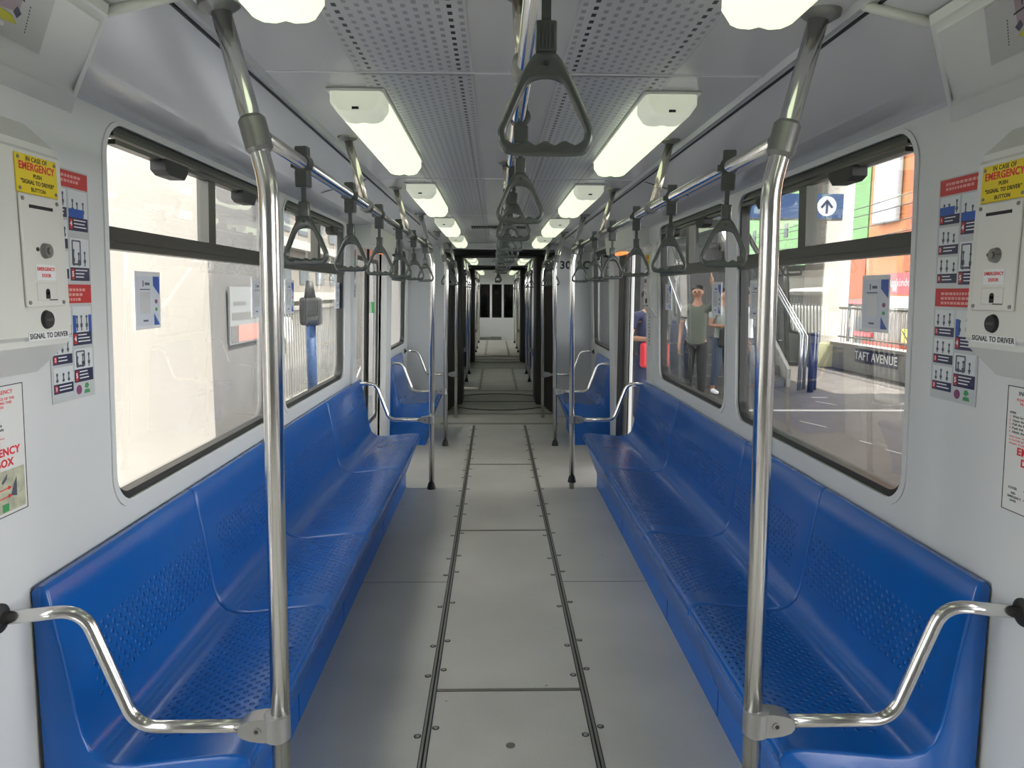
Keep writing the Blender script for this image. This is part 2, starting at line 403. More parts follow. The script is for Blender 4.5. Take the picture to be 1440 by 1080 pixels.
# ------------------------------------------------------------------ windows
NW = [0]
def window(s, y0, y1, detail=True):
    NW[0] += 1
    root = empty('window_%d' % NW[0], (s*1.17, (y0+y1)/2, WIN_Z[0])); tag(root, kind='structure')
    z0, z1 = WIN_Z; f, g = wf(s, 0.012), wf(s, 0.052)
    MB().ring(rr(y0-.02, y1+.02, z0-.02, z1+.01, 0.115), rr(y0+.002, y1-.002, z0+.002, z1-.002, 0.098), wf(s, -0.004), wf(s, 0.002)).build('window_bezel', m_wall, root, True)
    MB().ring(rr(y0+.0005, y1-.0005, z0+.0005, z1-.0005, 0.099), rr(y0+.02, y1-.02, z0+.024, z1-.022, 0.085), f, g).build('window_gasket', m_gasket, root, True)
    MB().prism(rr(y0+.015, y1-.015, z0+.018, z1-.016, 0.085), wf(s, 0.036), wf(s, 0.038)).build('window_pane', m_glass, root)
    if detail:
        ym = (y0+y1)/2+0.02; fr = MB()
        fr.prism([(y0+.004, 1.716), (y1-.004, 1.716), (y1-.004, 1.738), (y0+.004, 1.738)], wf(s, 0.004), wf(s, 0.05))
        fr.prism([(y0+.004, 1.738), (y1-.004, 1.738), (y1-.004, 1.778), (y0+.004, 1.778)], wf(s, -0.004), wf(s, 0.05))
        fr.prism([(ym-.035, 1.77), (ym+.035, 1.77), (ym+.035, 2.03), (ym-.035, 2.03)], wf(s, 0.006), wf(s, 0.05))
        fr.prism([(y0+.06, 2.012), (y1-.06, 2.012), (y1-.06, 2.026), (y0+.06, 2.026)], wf(s, 0.0), wf(s, 0.03))
        fr.prism([(y0+.05, 2.034), (y1-.05, 2.034), (y1-.05, 2.045), (y0+.05, 2.045)], wf(s, 0.0), wf(s, 0.03))
        fr.build('window_transom', m_alu, root)
        for ya in (ym-0.37, ym+0.36):
            MB().prism([(ya-.085, 1.985), (ya-.05, 1.972), (ya+.06, 1.972), (ya+.09, 2.0), (ya+.09, 2.02), (ya-.085, 2.02)], wf(s, -0.02), wf(s, 0.03)).build('window_latch', m_rubber, root)
    return root
for s in (-1, 1):
    for k in ('near', 'second', 'door'): window(s, *WINS[k])
    for a, c in ((12.2, 13.3), (13.7, 14.9), (18.95, 20.3), (20.7, 22.1), (22.5, 24.0)): window(s, a, c, False)

# ------------------------------------------------------------------ ceiling
def ceiling(y0, y1):
    b = MB(); prof = [(WX(SEAM_Z)+0.001, SEAM_Z-0.004), (WX(SEAM_Z)-0.012, SEAM_Z+0.004), (1.08, 2.103), CREASE, (0.985, 2.117), EDGE, (0.70, 2.186), (0.69, 2.2)]
    full = [(-x, z) for x, z in prof] + [(x, z) for x, z in prof[::-1]]
    for (xa, za), (xb, zb) in zip(full, full[1:]): b.quad((xa, y0, za), (xb, y0, zb), (xb, y1, zb), (xa, y1, za))
    bmesh.ops.remove_doubles(b.bm, verts=b.bm.verts[:], dist=1e-5)
    b.box(-1.24, 1.24, y0, y1, 2.26, 2.30)
    o = b.build('ceiling', m_ceil); tag(o, kind='structure'); return o
def perf(par, y0, y1):
    for s in (-1, 1):
        b = MB(); x0 = s*0.278-0.158
        f = b.bm.faces.new([b.bm.verts.new(p) for p in ((x0, y0, 2.1985), (x0+0.3159, y0, 2.1985), (x0+0.3159, y1, 2.1985), (x0, y1, 2.1985))])
        for l in f.loops: l[b.uv].uv = (l.vert.co.x-x0, l.vert.co.y+2)
        b.build('perforated_sheet', m_perf, par)
c1 = ceiling(-1.7, 9.32); joints = [0.2, 2.12, 4.03, 5.95, 7.85]
for a, c in zip([-1.7]+joints, joints+[9.25]): perf(c1, a+0.02, c-0.02)
b = MB()
for y in joints: b.box(-0.69, 0.69, y-0.003, y+0.003, 2.1975, 2.2005)
b.build('panel_joint', m_white, c1)
b = MB()
for s in (-1, 1):
    b.box(s*0.728-0.0035, s*0.728+0.0035, -1.6, 9.3, 2.186, 2.192)
    for y in (4.0, 7.9): b.prism([(0.98, 2.112), (0.74, 2.184), (0.74, 2.188), (0.98, 2.116)], lambda x, z: Vector((s*x, y-.002, z)), lambda x, z: Vector((s*x, y+.002, z)))
b.build('cove_joint', m_dark, c1)
c2 = ceiling(12.0, 15.1); perf(c2, 12.05, 15.05); c3 = ceiling(18.75, 24.45); perf(c3, 18.8, 24.3)
# vent grille
v = empty('ceiling_vent', (-0.03, 6.95, 2.2)); tag(v, 'narrow dark louvred grille across the ceiling above the doorways', 'ceiling vent')
MB().box(-0.28, 0.24, 6.88, 7.03, 2.188, 2.199, 0.003, 1).build('vent_frame', m_alu, v)
b = MB()
for k in range(24): b.box(-0.27+k*0.0212, -0.27+k*0.0212+0.006, 6.895, 7.015, 2.184, 2.189)
b.build('vent_slats', m_dark, v)

# ------------------------------------------------------------------ ceiling lights
def make_light():
    root = empty('ceiling_light', (0, 0, 2.2)); L = 1.20
    LMB().box(-.088, .088, -.008, L+.008, -.010, 0, 0.004, 1).build('housing', m_cover, root)
    prof = [(-.080, -.010), (-.080, -.038), (-.060, -.066), (-.045, -.072), (-.02, -.074), (0, -.069), (.02, -.074), (.045, -.072), (.060, -.066), (.080, -.038), (.080, -.010)]
    b = LMB()
    def sec(y, k): return [b.bm.verts.new((x*k, y, -.010+(z+.010)*k)) for x, z in prof]
    R = [sec(0.14, 1.0), sec(L-0.14, 1.0)]
    for a, c in zip(R, R[1:]):
        for i in range(len(a)-1): f = b.bm.faces.new((a[i], a[i+1], c[i+1], c[i]))
    b.build('diffuser', m_lamp, root, True, 50)
    for e in (0, 1):
        b = LMB(); ys = [(0.14, 1.0), (0.03, 1.0), (0.012, 0.97), (0.0, 0.88)]
        if e: ys = [(L-y, k) for y, k in ys]
        R = [sec(y, k) for y, k in ys]
        for a, c in zip(R, R[1:]):
            for i in range(len(a)-1): b.bm.faces.new((a[i], a[i+1], c[i+1], c[i]))
        b.bm.faces.new(R[-1]); o = b.build('end_cap', m_lampend if not e else m_lamp, root, True, 50)
        y = -0.001 if not e else L+0.001
        LMB().box(-.010, .010, min(y, y*1.0)-.003, y+.003, -.062, -.055).build('catch', m_rubber, o)
    return root
lt0 = make_light(); first = True
for s in (-1, 1):
    for i, y in enumerate((0.36, 2.28, 4.19, 6.11, 7.95, 12.3, 13.75, 19.3, 20.9, 22.6)):
        o = lt0 if first else copy_tree(lt0); first = False
        o.location = (s*0.475, y, 2.2)
        rank = ['nearest the camera', 'second from the camera', 'third from the camera', 'fourth from the camera', 'last before the first gangway',
                'first in middle section', 'second in middle section', 'first in last section', 'second in last section', 'nearest the end wall'][i]
        tag(o, 'pale green-white tube light on the %s ceiling side, %s' % (SIDE[s], rank), 'ceiling light', 'tube lights along the ceiling')

# ------------------------------------------------------------------ bulkheads, gangways, end wall
def bulkhead(name, y, hole=0.70, top=2.13):
    b = MB()
    for s in (-1, 1): b.box(min(s*hole, s*1.23), max(s*hole, s*1.23), y-0.03, y+0.03, 0, 2.26)
    b.box(-hole, hole, y-0.03, y+0.03, top, 2.26)
    tag(b.build(name, m_bulk), kind='structure')
bulkhead('wall_bulkhead', 9.35); bulkhead('wall_bulkhead.001', 11.97); bulkhead('wall_bulkhead.002', 15.13); bulkhead('wall_bulkhead.003', 18.72)
n_ = empty('car_number', mw=front_frame(0.95, 9.318, 1.930)); tag(n_, 'black car number 3015C on the right-hand grey bulkhead', 'lettering')
text('3015C', 0.135, m_black, n_, 0, 0, name='digits', bold=0.03, sx=1.0)
def gangway(name, y0, y1, label):
    root = empty(name, (0, (y0+y1)/2, 0)); tag(root, label, 'gangway'); cy = (y0+y1)/2
    for s in (-1, 1):
        b = MB(); n = 26; prev = None
        for k in range(n+1):                                   # pleated rubber wall, bulging to the middle ring
            t = k/n; y = y0+0.04+(y1-y0-0.08)*t
            x = 0.735-0.13*math.sin(math.pi*t)+(0.022 if k % 2 else 0)
            cur = [b.bm.verts.new((s*x, y, z)) for z in (0.0, 2.11)]
            if prev: b.bm.faces.new((prev[0], cur[0], cur[1], prev[1]))
            prev = cur
        b.build('bellows_wall', m_bellows, root)
        MB().box(min(s*0.52, s*0.66), max(s*0.52, s*0.66), cy-0.34, cy+0.34, 0.0, 2.10, 0.03, 3).build('ring_post', m_bellows, root)
    b = MB(); prev = None
    for k in range(27):
        t = k/26; y = y0+0.04+(y1-y0-0.08)*t; z = 2.13+(0.02 if k % 2 else 0)
        cur = [b.bm.verts.new((x, y, z)) for x in (-0.76, 0.76)]
        if prev: b.bm.faces.new((prev[0], cur[0], cur[1], prev[1]))
        prev = cur
    b.build('bellows_roof', m_bellows, root)
    MB().box(-0.62, 0.62, cy-0.34, cy+0.34, 2.09, 2.19, 0.01, 2).build('ring_header', m_rubber, root)
gangway('gangway', 9.35, 11.97, 'dark rubber bellows gangway at the first joint between car sections')
gangway('gangway', 15.13, 18.72, 'dark rubber bellows gangway at the second, farther joint of the train')
# far end wall with three cab windows
b = MB(); Y = 24.4
xs = [-1.2, -0.565, -0.225, -0.155, 0.165, 0.235, 0.545, 1.2]
for i in range(len(xs)-1):
    if i in (1, 3, 5): b.box(xs[i], xs[i+1], Y, Y+0.05, 0, 0.74); b.box(xs[i], xs[i+1], Y, Y+0.05, 1.84, 2.26)
    else: b.box(xs[i], xs[i+1], Y-0.012, Y+0.05, 0, 2.26)
tag(b.build('wall_end', m_wall), kind='structure')
for i, k in enumerate((1, 3, 5)):
    r = empty('window_%d' % (NW[0]+1), ((xs[k]+xs[k+1])/2, Y, 0.74)); NW[0] += 1; tag(r, kind='structure')
    MB().box(xs[k], xs[k+1], Y+0.02, Y+0.026, 0.74, 1.84).build('window_pane', m_glass_cab, r)
    MB().ring(rr(xs[k], xs[k+1], 0.74, 1.84, 0.002), rr(xs[k]+.012, xs[k+1]-.012, 0.752, 1.828, 0.05), lambda x, z: Vector((x, Y-.004, z)), lambda x, z: Vector((x, Y+.02, z))).build('window_gasket', m_rubber, r)
tag(MB().box(-0.22, 0.16, Y-0.02, Y-0.012, 0.0, 0.11).box(-0.56, -0.23, Y-0.02, Y-0.012, 0, 0.09).build('baseboard_end', m_zinc), kind='structure')
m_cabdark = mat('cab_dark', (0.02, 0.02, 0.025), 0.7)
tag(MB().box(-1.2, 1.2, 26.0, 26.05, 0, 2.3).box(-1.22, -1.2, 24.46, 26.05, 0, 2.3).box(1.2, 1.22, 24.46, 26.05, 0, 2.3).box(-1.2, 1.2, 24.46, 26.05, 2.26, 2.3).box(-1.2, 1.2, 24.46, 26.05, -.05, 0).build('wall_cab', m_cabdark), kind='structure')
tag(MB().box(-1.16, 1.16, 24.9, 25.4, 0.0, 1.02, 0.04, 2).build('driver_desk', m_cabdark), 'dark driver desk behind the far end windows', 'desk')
tag(MB().box(-0.54, -0.28, 25.6, 25.68, 1.45, 1.85, 0.01, 2).build('red_board', mat('red_board_paint', (.75, .05, .06), .5)), 'red panel seen through the left cab window at the far end', 'panel')  # board in plain red paint
tag(MB().box(-0.06, 0.06, 25.6, 25.68, 1.52, 1.62, 0.01, 2).build('cab_sign', m_white), 'small pale sign seen through the middle cab window', 'sign')
# wall behind the photographer
b = MB().box(-1.23, 1.23, -1.75, -1.70, 0, 2.3); tag(b.build('wall_back', m_wall), kind='structure')

# ------------------------------------------------------------------ benches
PROF = [(1.172, 0.878), (1.160, 0.892), (1.142, 0.893), (1.131, 0.880), (1.122, 0.820), (1.108, 0.740), (1.094, 0.650), (1.084, 0.570), (1.074, 0.510), (1.060, 0.470), (1.035, 0.443), (1.000, 0.431),
        (0.950, 0.430), (0.880, 0.438), (0.800, 0.446), (0.735, 0.452), (0.695, 0.452), (0.673, 0.444), (0.663, 0.428), (0.664, 0.408), (0.674, 0.396)]
KICK = [(0.676, 0.398), (0.787, 0.110), (0.787, 0.0)]
def bench(s, cuts, label):
    root = empty('bench', (s*0.9, (cuts[0]+cuts[-1])/2, 0)); tag(root, label, 'bench', 'blue benches along the walls')
    arc = [0]
    for a, c in zip(PROF, PROF[1:]): arc.append(arc[-1]+math.dist(a, c))
    for y0, y1 in zip(cuts, cuts[1:]):
        g = 0.0040; r = 0.0075
        b = MB(); ys = [(y0+g, r), (y0+g+0.003, 0.0026), (y0+g+r, 0.0), (y0+g+r+.004, 0.0)] + [(y0+(y1-y0)*k/8, 0.0) for k in range(1, 8)] + [(y1-g-r-.004, 0.0), (y1-g-r, 0.0), (y1-g-0.003, 0.0026), (y1-g, r)]
        P = [Vector(p) for p in PROF]; N = []
        for i in range(len(P)):
            t = (P[min(i+1, len(P)-1)]-P[max(i-1, 0)]).normalized(); N.append(Vector((t.y, -t.x)))   # towards the body of the shell
        rows = []
        for y, d in ys:
            rows.append([(b.bm.verts.new((s*(p.x-n.x*d*-1 if False else p.x+n.x*d), y, p.y+n.y*d)), arc[i], y-y0) for i, (p, n) in enumerate(zip(P, [Vector((-q.x, -q.y)) for q in N]))])
        for a, c in zip(rows, rows[1:]):
            for i in range(len(a)-1):
                f = b.bm.faces.new((a[i][0], a[i+1][0], c[i+1][0], c[i][0]))
                for l, q in zip(f.loops, (a[i], a[i+1], c[i+1], c[i])): l[b.uv].uv = (q[2], q[1])
        for R in (rows[0], rows[-1]):                          # end cheek, down to the floor
            y = R[0][0].co.y; vs = [q[0] for q in R]
            f = b.bm.faces.new(vs + [b.bm.verts.new((s*x, y, z)) for x, z in KICK[1:]] + [b.bm.verts.new((s*1.172, y, 0))])
        sh = b.build('seat_shell', m_bench, root, True, 40)
        b = MB(); n = len(KICK); ac = [0]
        for a, c in zip(KICK, KICK[1:]): ac.append(ac[-1]+math.dist(a, c))
        for i in range(n-1):
            f = b.bm.faces.new([b.bm.verts.new(p) for p in ((s*KICK[i][0], y0+g+.001, KICK[i][1]), (s*KICK[i][0], y1-g-.001, KICK[i][1]), (s*KICK[i+1][0], y1-g-.001, KICK[i+1][1]), (s*KICK[i+1][0], y0+g+.001, KICK[i+1][1]))])
            for l, q in zip(f.loops, ((y0, ac[i]), (y1, ac[i]), (y1, ac[i+1]), (y0, ac[i+1]))): l[b.uv].uv = q
        b.build('front_panel', m_kick, sh)
    return root
for s in (-1, 1):
    bench(s, (1.70, 2.58, 3.40, 4.68, 5.90), 'long blue moulded bench under the %s windows, four joined sections, nearest the camera' % SIDE[s])
    bench(s, (7.55, 8.52), 'short blue two-seat bench on the %s side just beyond the doorway' % SIDE[s])
    bench(s, (12.4, 13.4), 'far blue bench on the %s side beyond the first dark gangway' % SIDE[s])
    bench(s, (13.95, 14.9), 'farthest blue bench on the %s side, before the second gangway' % SIDE[s])

# ------------------------------------------------------------------ poles, arm bars, rails
PR = 0.0215
def clamp(root, x, y, z, sx, name='clamp'):
    """cast bracket joining arm bar and pole; sx = direction of the arm bar"""
    b = MB(); b.tube([(x, y, z-.034), (x, y, z-.030), (x, y, z+.030), (x, y, z+.034)], [PR+.004, PR+.009, PR+.009, PR+.004], 20)
    pts = [(0.0, .030), (0.035, .029), (0.060, .025), (0.078, .018), (0.086, .008), (0.086, -.008), (0.078, -.018), (0.060, -.025), (0.035, -.029), (0.0, -.030)]
    b.prism(pts, lambda u, v: Vector((x+sx*u, y-.024, z+v)), lambda u, v: Vector((x+sx*u, y+.024, z+v)))
    o = b.build(name, m_zinc2, root, True, 40)
    MB().disc((x+sx*.042, y-.024, z), (0, -1, 0), 0.010, 0.0025, 18).build('clamp_screw', m_steel, o, True); MB().disc((x+sx*.042, y-.0265, z), (0, -1, 0), 0.0055, 0.0008, 6).build('screw_socket', m_dark, o)
    return o
def foot(root, x, y, lift=0.0):
    MB().tube([(x, y, lift), (x, y, lift+.012), (x, y, lift+.045), (x, y, lift+.056)], [.034, .034, .026, .022], 20).build('rubber_foot', m_rubber, root, True)
    if lift: MB().tube([(x, y, 0), (x, y, .004), (x, y, .004), (x, y, lift)], [.022, .022, .006, .006], 12).build('foot_bolt', m_chrome_warm, root, True)
def arm_bar(s, x, y, label, dz=0.0):
    root = empty('arm_bar', (s*1.1, y, 0.86)); tag(root, label, 'arm bar', 'chrome arm bars at the bench ends')
    pts = fillet([(s*1.172, y-.045, .865), (s*1.012, y, .865), (s*.905, y, .573), (s*(x+.07), y, .573)], [.075, .075])
    MB().tube(pts, .0155, 16).build('bar', m_chrome, root)
    MB().tube([(s*1.176, y-.045, .865), (s*1.168, y-.045, .865), (s*1.162, y-.045, .865)], [.034, .033, .022], 20).build('wall_flange', m_rubber, root, True)
    clamp(root, s*x, y, .573, s)
    return root
def pole(s, x, y, label, top=1.93, lift=0.0, strut=True, base=True):
    root = empty('grab_pole', (s*x, y, 0)); tag(root, label, 'grab pole', 'chrome grab poles')
    pts = fillet([(s*(x+.012), y, 0.0), (s*(x-.013), y, top-.10), (s*(x+.016), y+.003, top+.02), (s*(x+.080), y+.01, 2.2)], [.25, .12])
    MB().tube(pts, PR, 18).build('pole', m_chrome, root)
    b = MB(); a = Vector((s*(x+.001), y, top-.035)); c = Vector((s*(x+.020), y+.003, top+.04))
    b.tube([a, a+(c-a)*.1, a+(c-a)*.9, c], [PR+.002, PR+.008, PR+.008, PR+.002], 20); b.build('sleeve', m_zinc, root, True)
    if base: foot(root, s*(x+.012), y, lift)
    MB().tube([(s*(x+.080), y+.01, 2.2), (s*(x+.080), y+.01, 2.194), (s*(x+.078), y+.01, 2.182)], [.044, .042, .024], 20).build('ceiling_flange', m_zinc, root, True)
    return root
def rail(s, x, z, y0, y1, struts, label):
    root = empty('ceiling_rail', (s*x, y0, z)); tag(root, label, 'hand rail', 'chrome hand rails under the ceiling')
    MB().tube([(s*x, y0, z), (s*x, y1, z)], .0165, 16).build('rail_tube', m_chrome, root)
    for y in struts:
        dx = .078 if s else -.01
        g = MB().tube([((s or 1)*(x)-0.0, y, z), ((s or 1)*(x+dx), y+.06, 2.197)], .0165, 14).build('strut', m_chrome_warm, root)
        e = Vector(((s or 1)*(x+dx), y+.06, 2.2))
        MB().tube([e, e-Vector((0, 0, .006)), e-Vector((0, 0, .018))], [.040, .038, .02], 18).build('ceiling_flange', m_zinc, g, True)
        MB().tube([((s or 1)*x, y-.035, z), ((s or 1)*x, y-.03, z), ((s or 1)*x, y+.03, z), ((s or 1)*x, y+.035, z)], [.018, .026, .026, .018], 16).build('rail_clamp', m_zinc, g, True)
    return root
for s in (-1, 1):
    n = SIDE[s]
    pole(s, .562, 1.64, 'thick chrome pole nearest the camera at the near end of the %s bench' % n)
    pole(s, .562, 5.84, 'chrome pole at the far end of the long %s bench' % n, lift=0.055 if s > 0 else 0)
    pole(s, .562, 7.53, 'chrome pole at the near end of the short %s bench past the doorway' % n)
    pole(s, .545, 9.24, 'chrome pole on the %s side right before the first dark gangway' % n, base=False)
    pole(s, .55, 13.0, 'far chrome pole on the %s side of the middle car section, nearer one' % n)
    pole(s, .55, 14.25, 'far chrome pole on the %s side of the middle car section, farther one' % n)
    pole(s, .55, 19.4, 'distant chrome pole on the %s side of the last section, nearest of its three' % n)
    pole(s, .55, 20.7, 'distant chrome pole on the %s side of the last section, middle of its three' % n)
    pole(s, .55, 23.0, 'distant chrome pole on the %s side close to the far end wall' % n)
    arm_bar(s, .574, 1.64, 'S-shaped chrome arm bar nearest the camera on the %s bench' % n)
    arm_bar(s, .574, 5.84, 'S-shaped chrome arm bar at the far end of the long %s bench' % n)
    arm_bar(s, .574, 7.53, 'S-shaped chrome arm bar at the near end of the short %s bench' % n)
    arm_bar(s, .555, 9.10, 'S-shaped chrome arm bar at the far end of the short %s bench by the bulkhead' % n)
    arm_bar(s, .562, 13.0, 'small distant chrome arm bar beyond the first gangway on the %s side' % n)
    arm_bar(s, .562, 19.4, 'tiny chrome arm bar in the farthest car section on the %s side' % n)
    rail(s, .56, 1.93, 1.66, 5.84, (2.93, 4.33), 'long chrome hand rail over the edge of the %s bench' % n)
    rail(s, .56, 1.93, 7.53, 9.24, (), 'short chrome hand rail over the short %s bench past the doorway' % n)
    rail(s, .56, 1.93, 12.4, 14.9, (13.6,), 'distant chrome hand rail on the %s side of the middle car section' % n)
    rail(s, .56, 1.93, 19.2, 23.2, (21.0,), 'most distant chrome hand rail on the %s side' % n)
rail(0, 0.0, 2.035, -0.4, 8.9, (1.50, 3.45, 5.4, 7.3), 'chrome hand rail along the middle of the ceiling overhead')
rail(0, 0.0, 2.035, 12.2, 15.0, (13.6,), 'middle chrome hand rail in the car section beyond the first gangway')
rail(0, 0.0, 2.035, 19.0, 23.8, (21.4,), 'middle chrome hand rail in the farthest car section')

# ------------------------------------------------------------------ hanging straps
def cr_closed(pts, n=6):
    P = [Vector((*p, 0)) for p in pts]; N = len(P); out = []
    for i in range(N):
        p0, p1, p2, p3 = P[i-1], P[i], P[(i+1) % N], P[(i+2) % N]
        for k in range(n):
            t = k/n; out.append(0.5*((2*p1)+(p2-p0)*t+(2*p0-5*p1+4*p2-p3)*t*t+(3*p1-p0-3*p2+p3)*t*t*t))
    return out
def cast(poly, c, a):
    d = Vector((math.cos(a), math.sin(a))); best = None
    for i in range(len(poly)):
        p = Vector(poly[i][:2])-c; q = Vector(poly[(i+1) % len(poly)][:2])-c; e = q-p
        den = d.x*(-e.y)+e.x*d.y
        if abs(den) < 1e-12: continue
        t = (p.x*(-e.y)+e.x*p.y)/den; u = (d.x*p.y-d.y*p.x)/den
        if t > 0 and -1e-6 <= u <= 1+1e-6 and (best is None or t > best): best = t
    return c+d*best
K = 0.000212
def hp(*pts): return [((x-470)*K, -(y-425)*K) for x, y in pts]
OUT = hp((470, 423), (525, 437), (562, 475), (605, 545), (655, 640), (715, 770), (757, 880), (757, 945), (730, 1005), (680, 1035), (470, 1042), (260, 1035), (208, 1005), (182, 945), (184, 880), (228, 770), (285, 640), (335, 545), (378, 475), (415, 437))
INN = hp((470, 592), (530, 600), (575, 628), (610, 690), (660, 800), (700, 885), (700, 935), (672, 962), (640, 972), (612, 958), (585, 946), (558, 958), (528, 974), (500, 962), (470, 948), (440, 962), (412, 974), (385, 960), (355, 946), (328, 958), (300, 972), (268, 962), (241, 935), (241, 885), (280, 800), (330, 690), (365, 628), (410, 600))
def make_strap():
    root = empty('hanging_strap', (0, 0, 0))                  # origin at the rail centre
    b = LMB()                                                  # clamp block round the rail
    b.tube([(0, -.016, 0), (0, -.015, 0), (0, .015, 0), (0, .016, 0)], [.020, .024, .024, .020], 18)
    b.box(-.017, .017, -.013, .013, .014, .042, .003, 1).box(-.018, .018, -.014, .014, -.062, -.018, .003, 1)
    b.box(-.030, -.016, -.010, .010, -.012, .004, .002, 1)
    b.build('clamp', m_strap, root, True, 30)
    LMB().box(-.006, .006, -.0025, .0025, -.103, -.058).build('strap', m_strap, root)
    b = LMB().box(-.0135, .0135, -.009, .009, -.136, -.098, .003, 2)
    for k in range(5): b.box(-.0100+k*.0045, -.0082+k*.0045, -.0102, .0102, -.132, -.103)
    b.build('sleeve', m_handle, root, True, 30)
    o, i_ = cr_closed(OUT), cr_closed(INN, 5); c = Vector((0, -0.075)); n = 120; b = LMB(); rows = []
    for k in range(n):
        a = 2*math.pi*k/n; P, Q = cast(o, c, a), cast(i_, c, a); m = (P+Q)/2; h = (P-Q)/2; T = .0085
        row = []
        for j in range(10):
            th = 2*math.pi*j/10; cs, sn = math.cos(th), math.sin(th)
            cs = math.copysign(abs(cs)**0.75, cs); sn = math.copysign(abs(sn)**0.75, sn)
            p = m+h*cs; row.append(b.bm.verts.new((p.x, sn*T, p.y-.132)))
        rows.append(row)
    for k in range(n):
        a, d = rows[k], rows[(k+1) % n]
        for j in range(10): b.bm.faces.new((a[j], a[(j+1) % 10], d[(j+1) % 10], d[j]))
    h_ = b.build('handle', m_handle, root, True, 70)
    LMB().disc((0, -.0095, -.150), (0, 1, 0), .0036, .019, 12).build('rivet', m_rubber, h_)
    return root
strap0 = make_strap(); used = [False]
ORD = ['first', 'second', 'third', 'fourth', 'fifth', 'sixth', 'seventh', 'eighth', 'ninth', 'tenth']
def strap(x, y, z, label, group, sw=0.0, tw=0.0):
    o = copy_tree(strap0) if used[0] else strap0; used[0] = True
    o.location = (x, y, z); o.rotation_euler = (0, sw, tw); tag(o, label, 'hanging strap', group); return o
for s in (-1, 1):
    n = SIDE[s]
    for i, y in enumerate((1.98, 2.61, 3.25, 3.91, 4.60, 5.33)):
        strap(s*.56, y, 1.93, 'dark grey triangular strap on the %s hand rail, %s from the camera' % (n, ORD[i]), 'straps on the long side rails', 0.02*random.uniform(-1, 1), random.uniform(-.25, .25))
    for i, y in enumerate((7.75, 8.12, 8.5, 8.88)):
        strap(s*.56, y, 1.93, 'dark strap over the short %s bench past the doorway, %s of four' % (n, ORD[i]), 'straps over the short benches', 0, random.uniform(-.25, .25))
    for i, y in enumerate((12.6, 13.2, 13.9, 14.5)):
        strap(s*.56, y, 1.93, 'distant dark strap on the %s rail of the middle car section, %s of four' % (n, ORD[i]), 'straps in the middle car section', 0, random.uniform(-.25, .25))
    for i, y in enumerate((19.5, 20.3, 21.6, 22.5)):
        strap(s*.56, y, 1.93, 'most distant dark strap on the %s rail near the end wall, %s of four' % (n, ORD[i]), 'straps in the farthest car section', 0, 0)
for i, y in enumerate((0.97, 1.92, 2.58, 3.24, 3.90, 4.56, 5.22, 5.9, 6.6, 7.3)):
    strap(0.006, y, 2.035, 'dark grey triangular strap hanging from the middle rail, %s' % ('the big one nearest the camera' if i == 0 else ORD[i]+' from the camera'), 'straps on the middle rail', 0.0, (0.0, .12, -.1, .15, -.2, .1, .2, -.1, .1, 0)[i])
for i, y in enumerate((12.5, 13.2, 14.0, 14.7)):
    strap(0, y, 2.035, 'distant strap on the middle rail beyond the first gangway, %s of four' % ORD[i], 'straps on the middle rail', 0, .1)

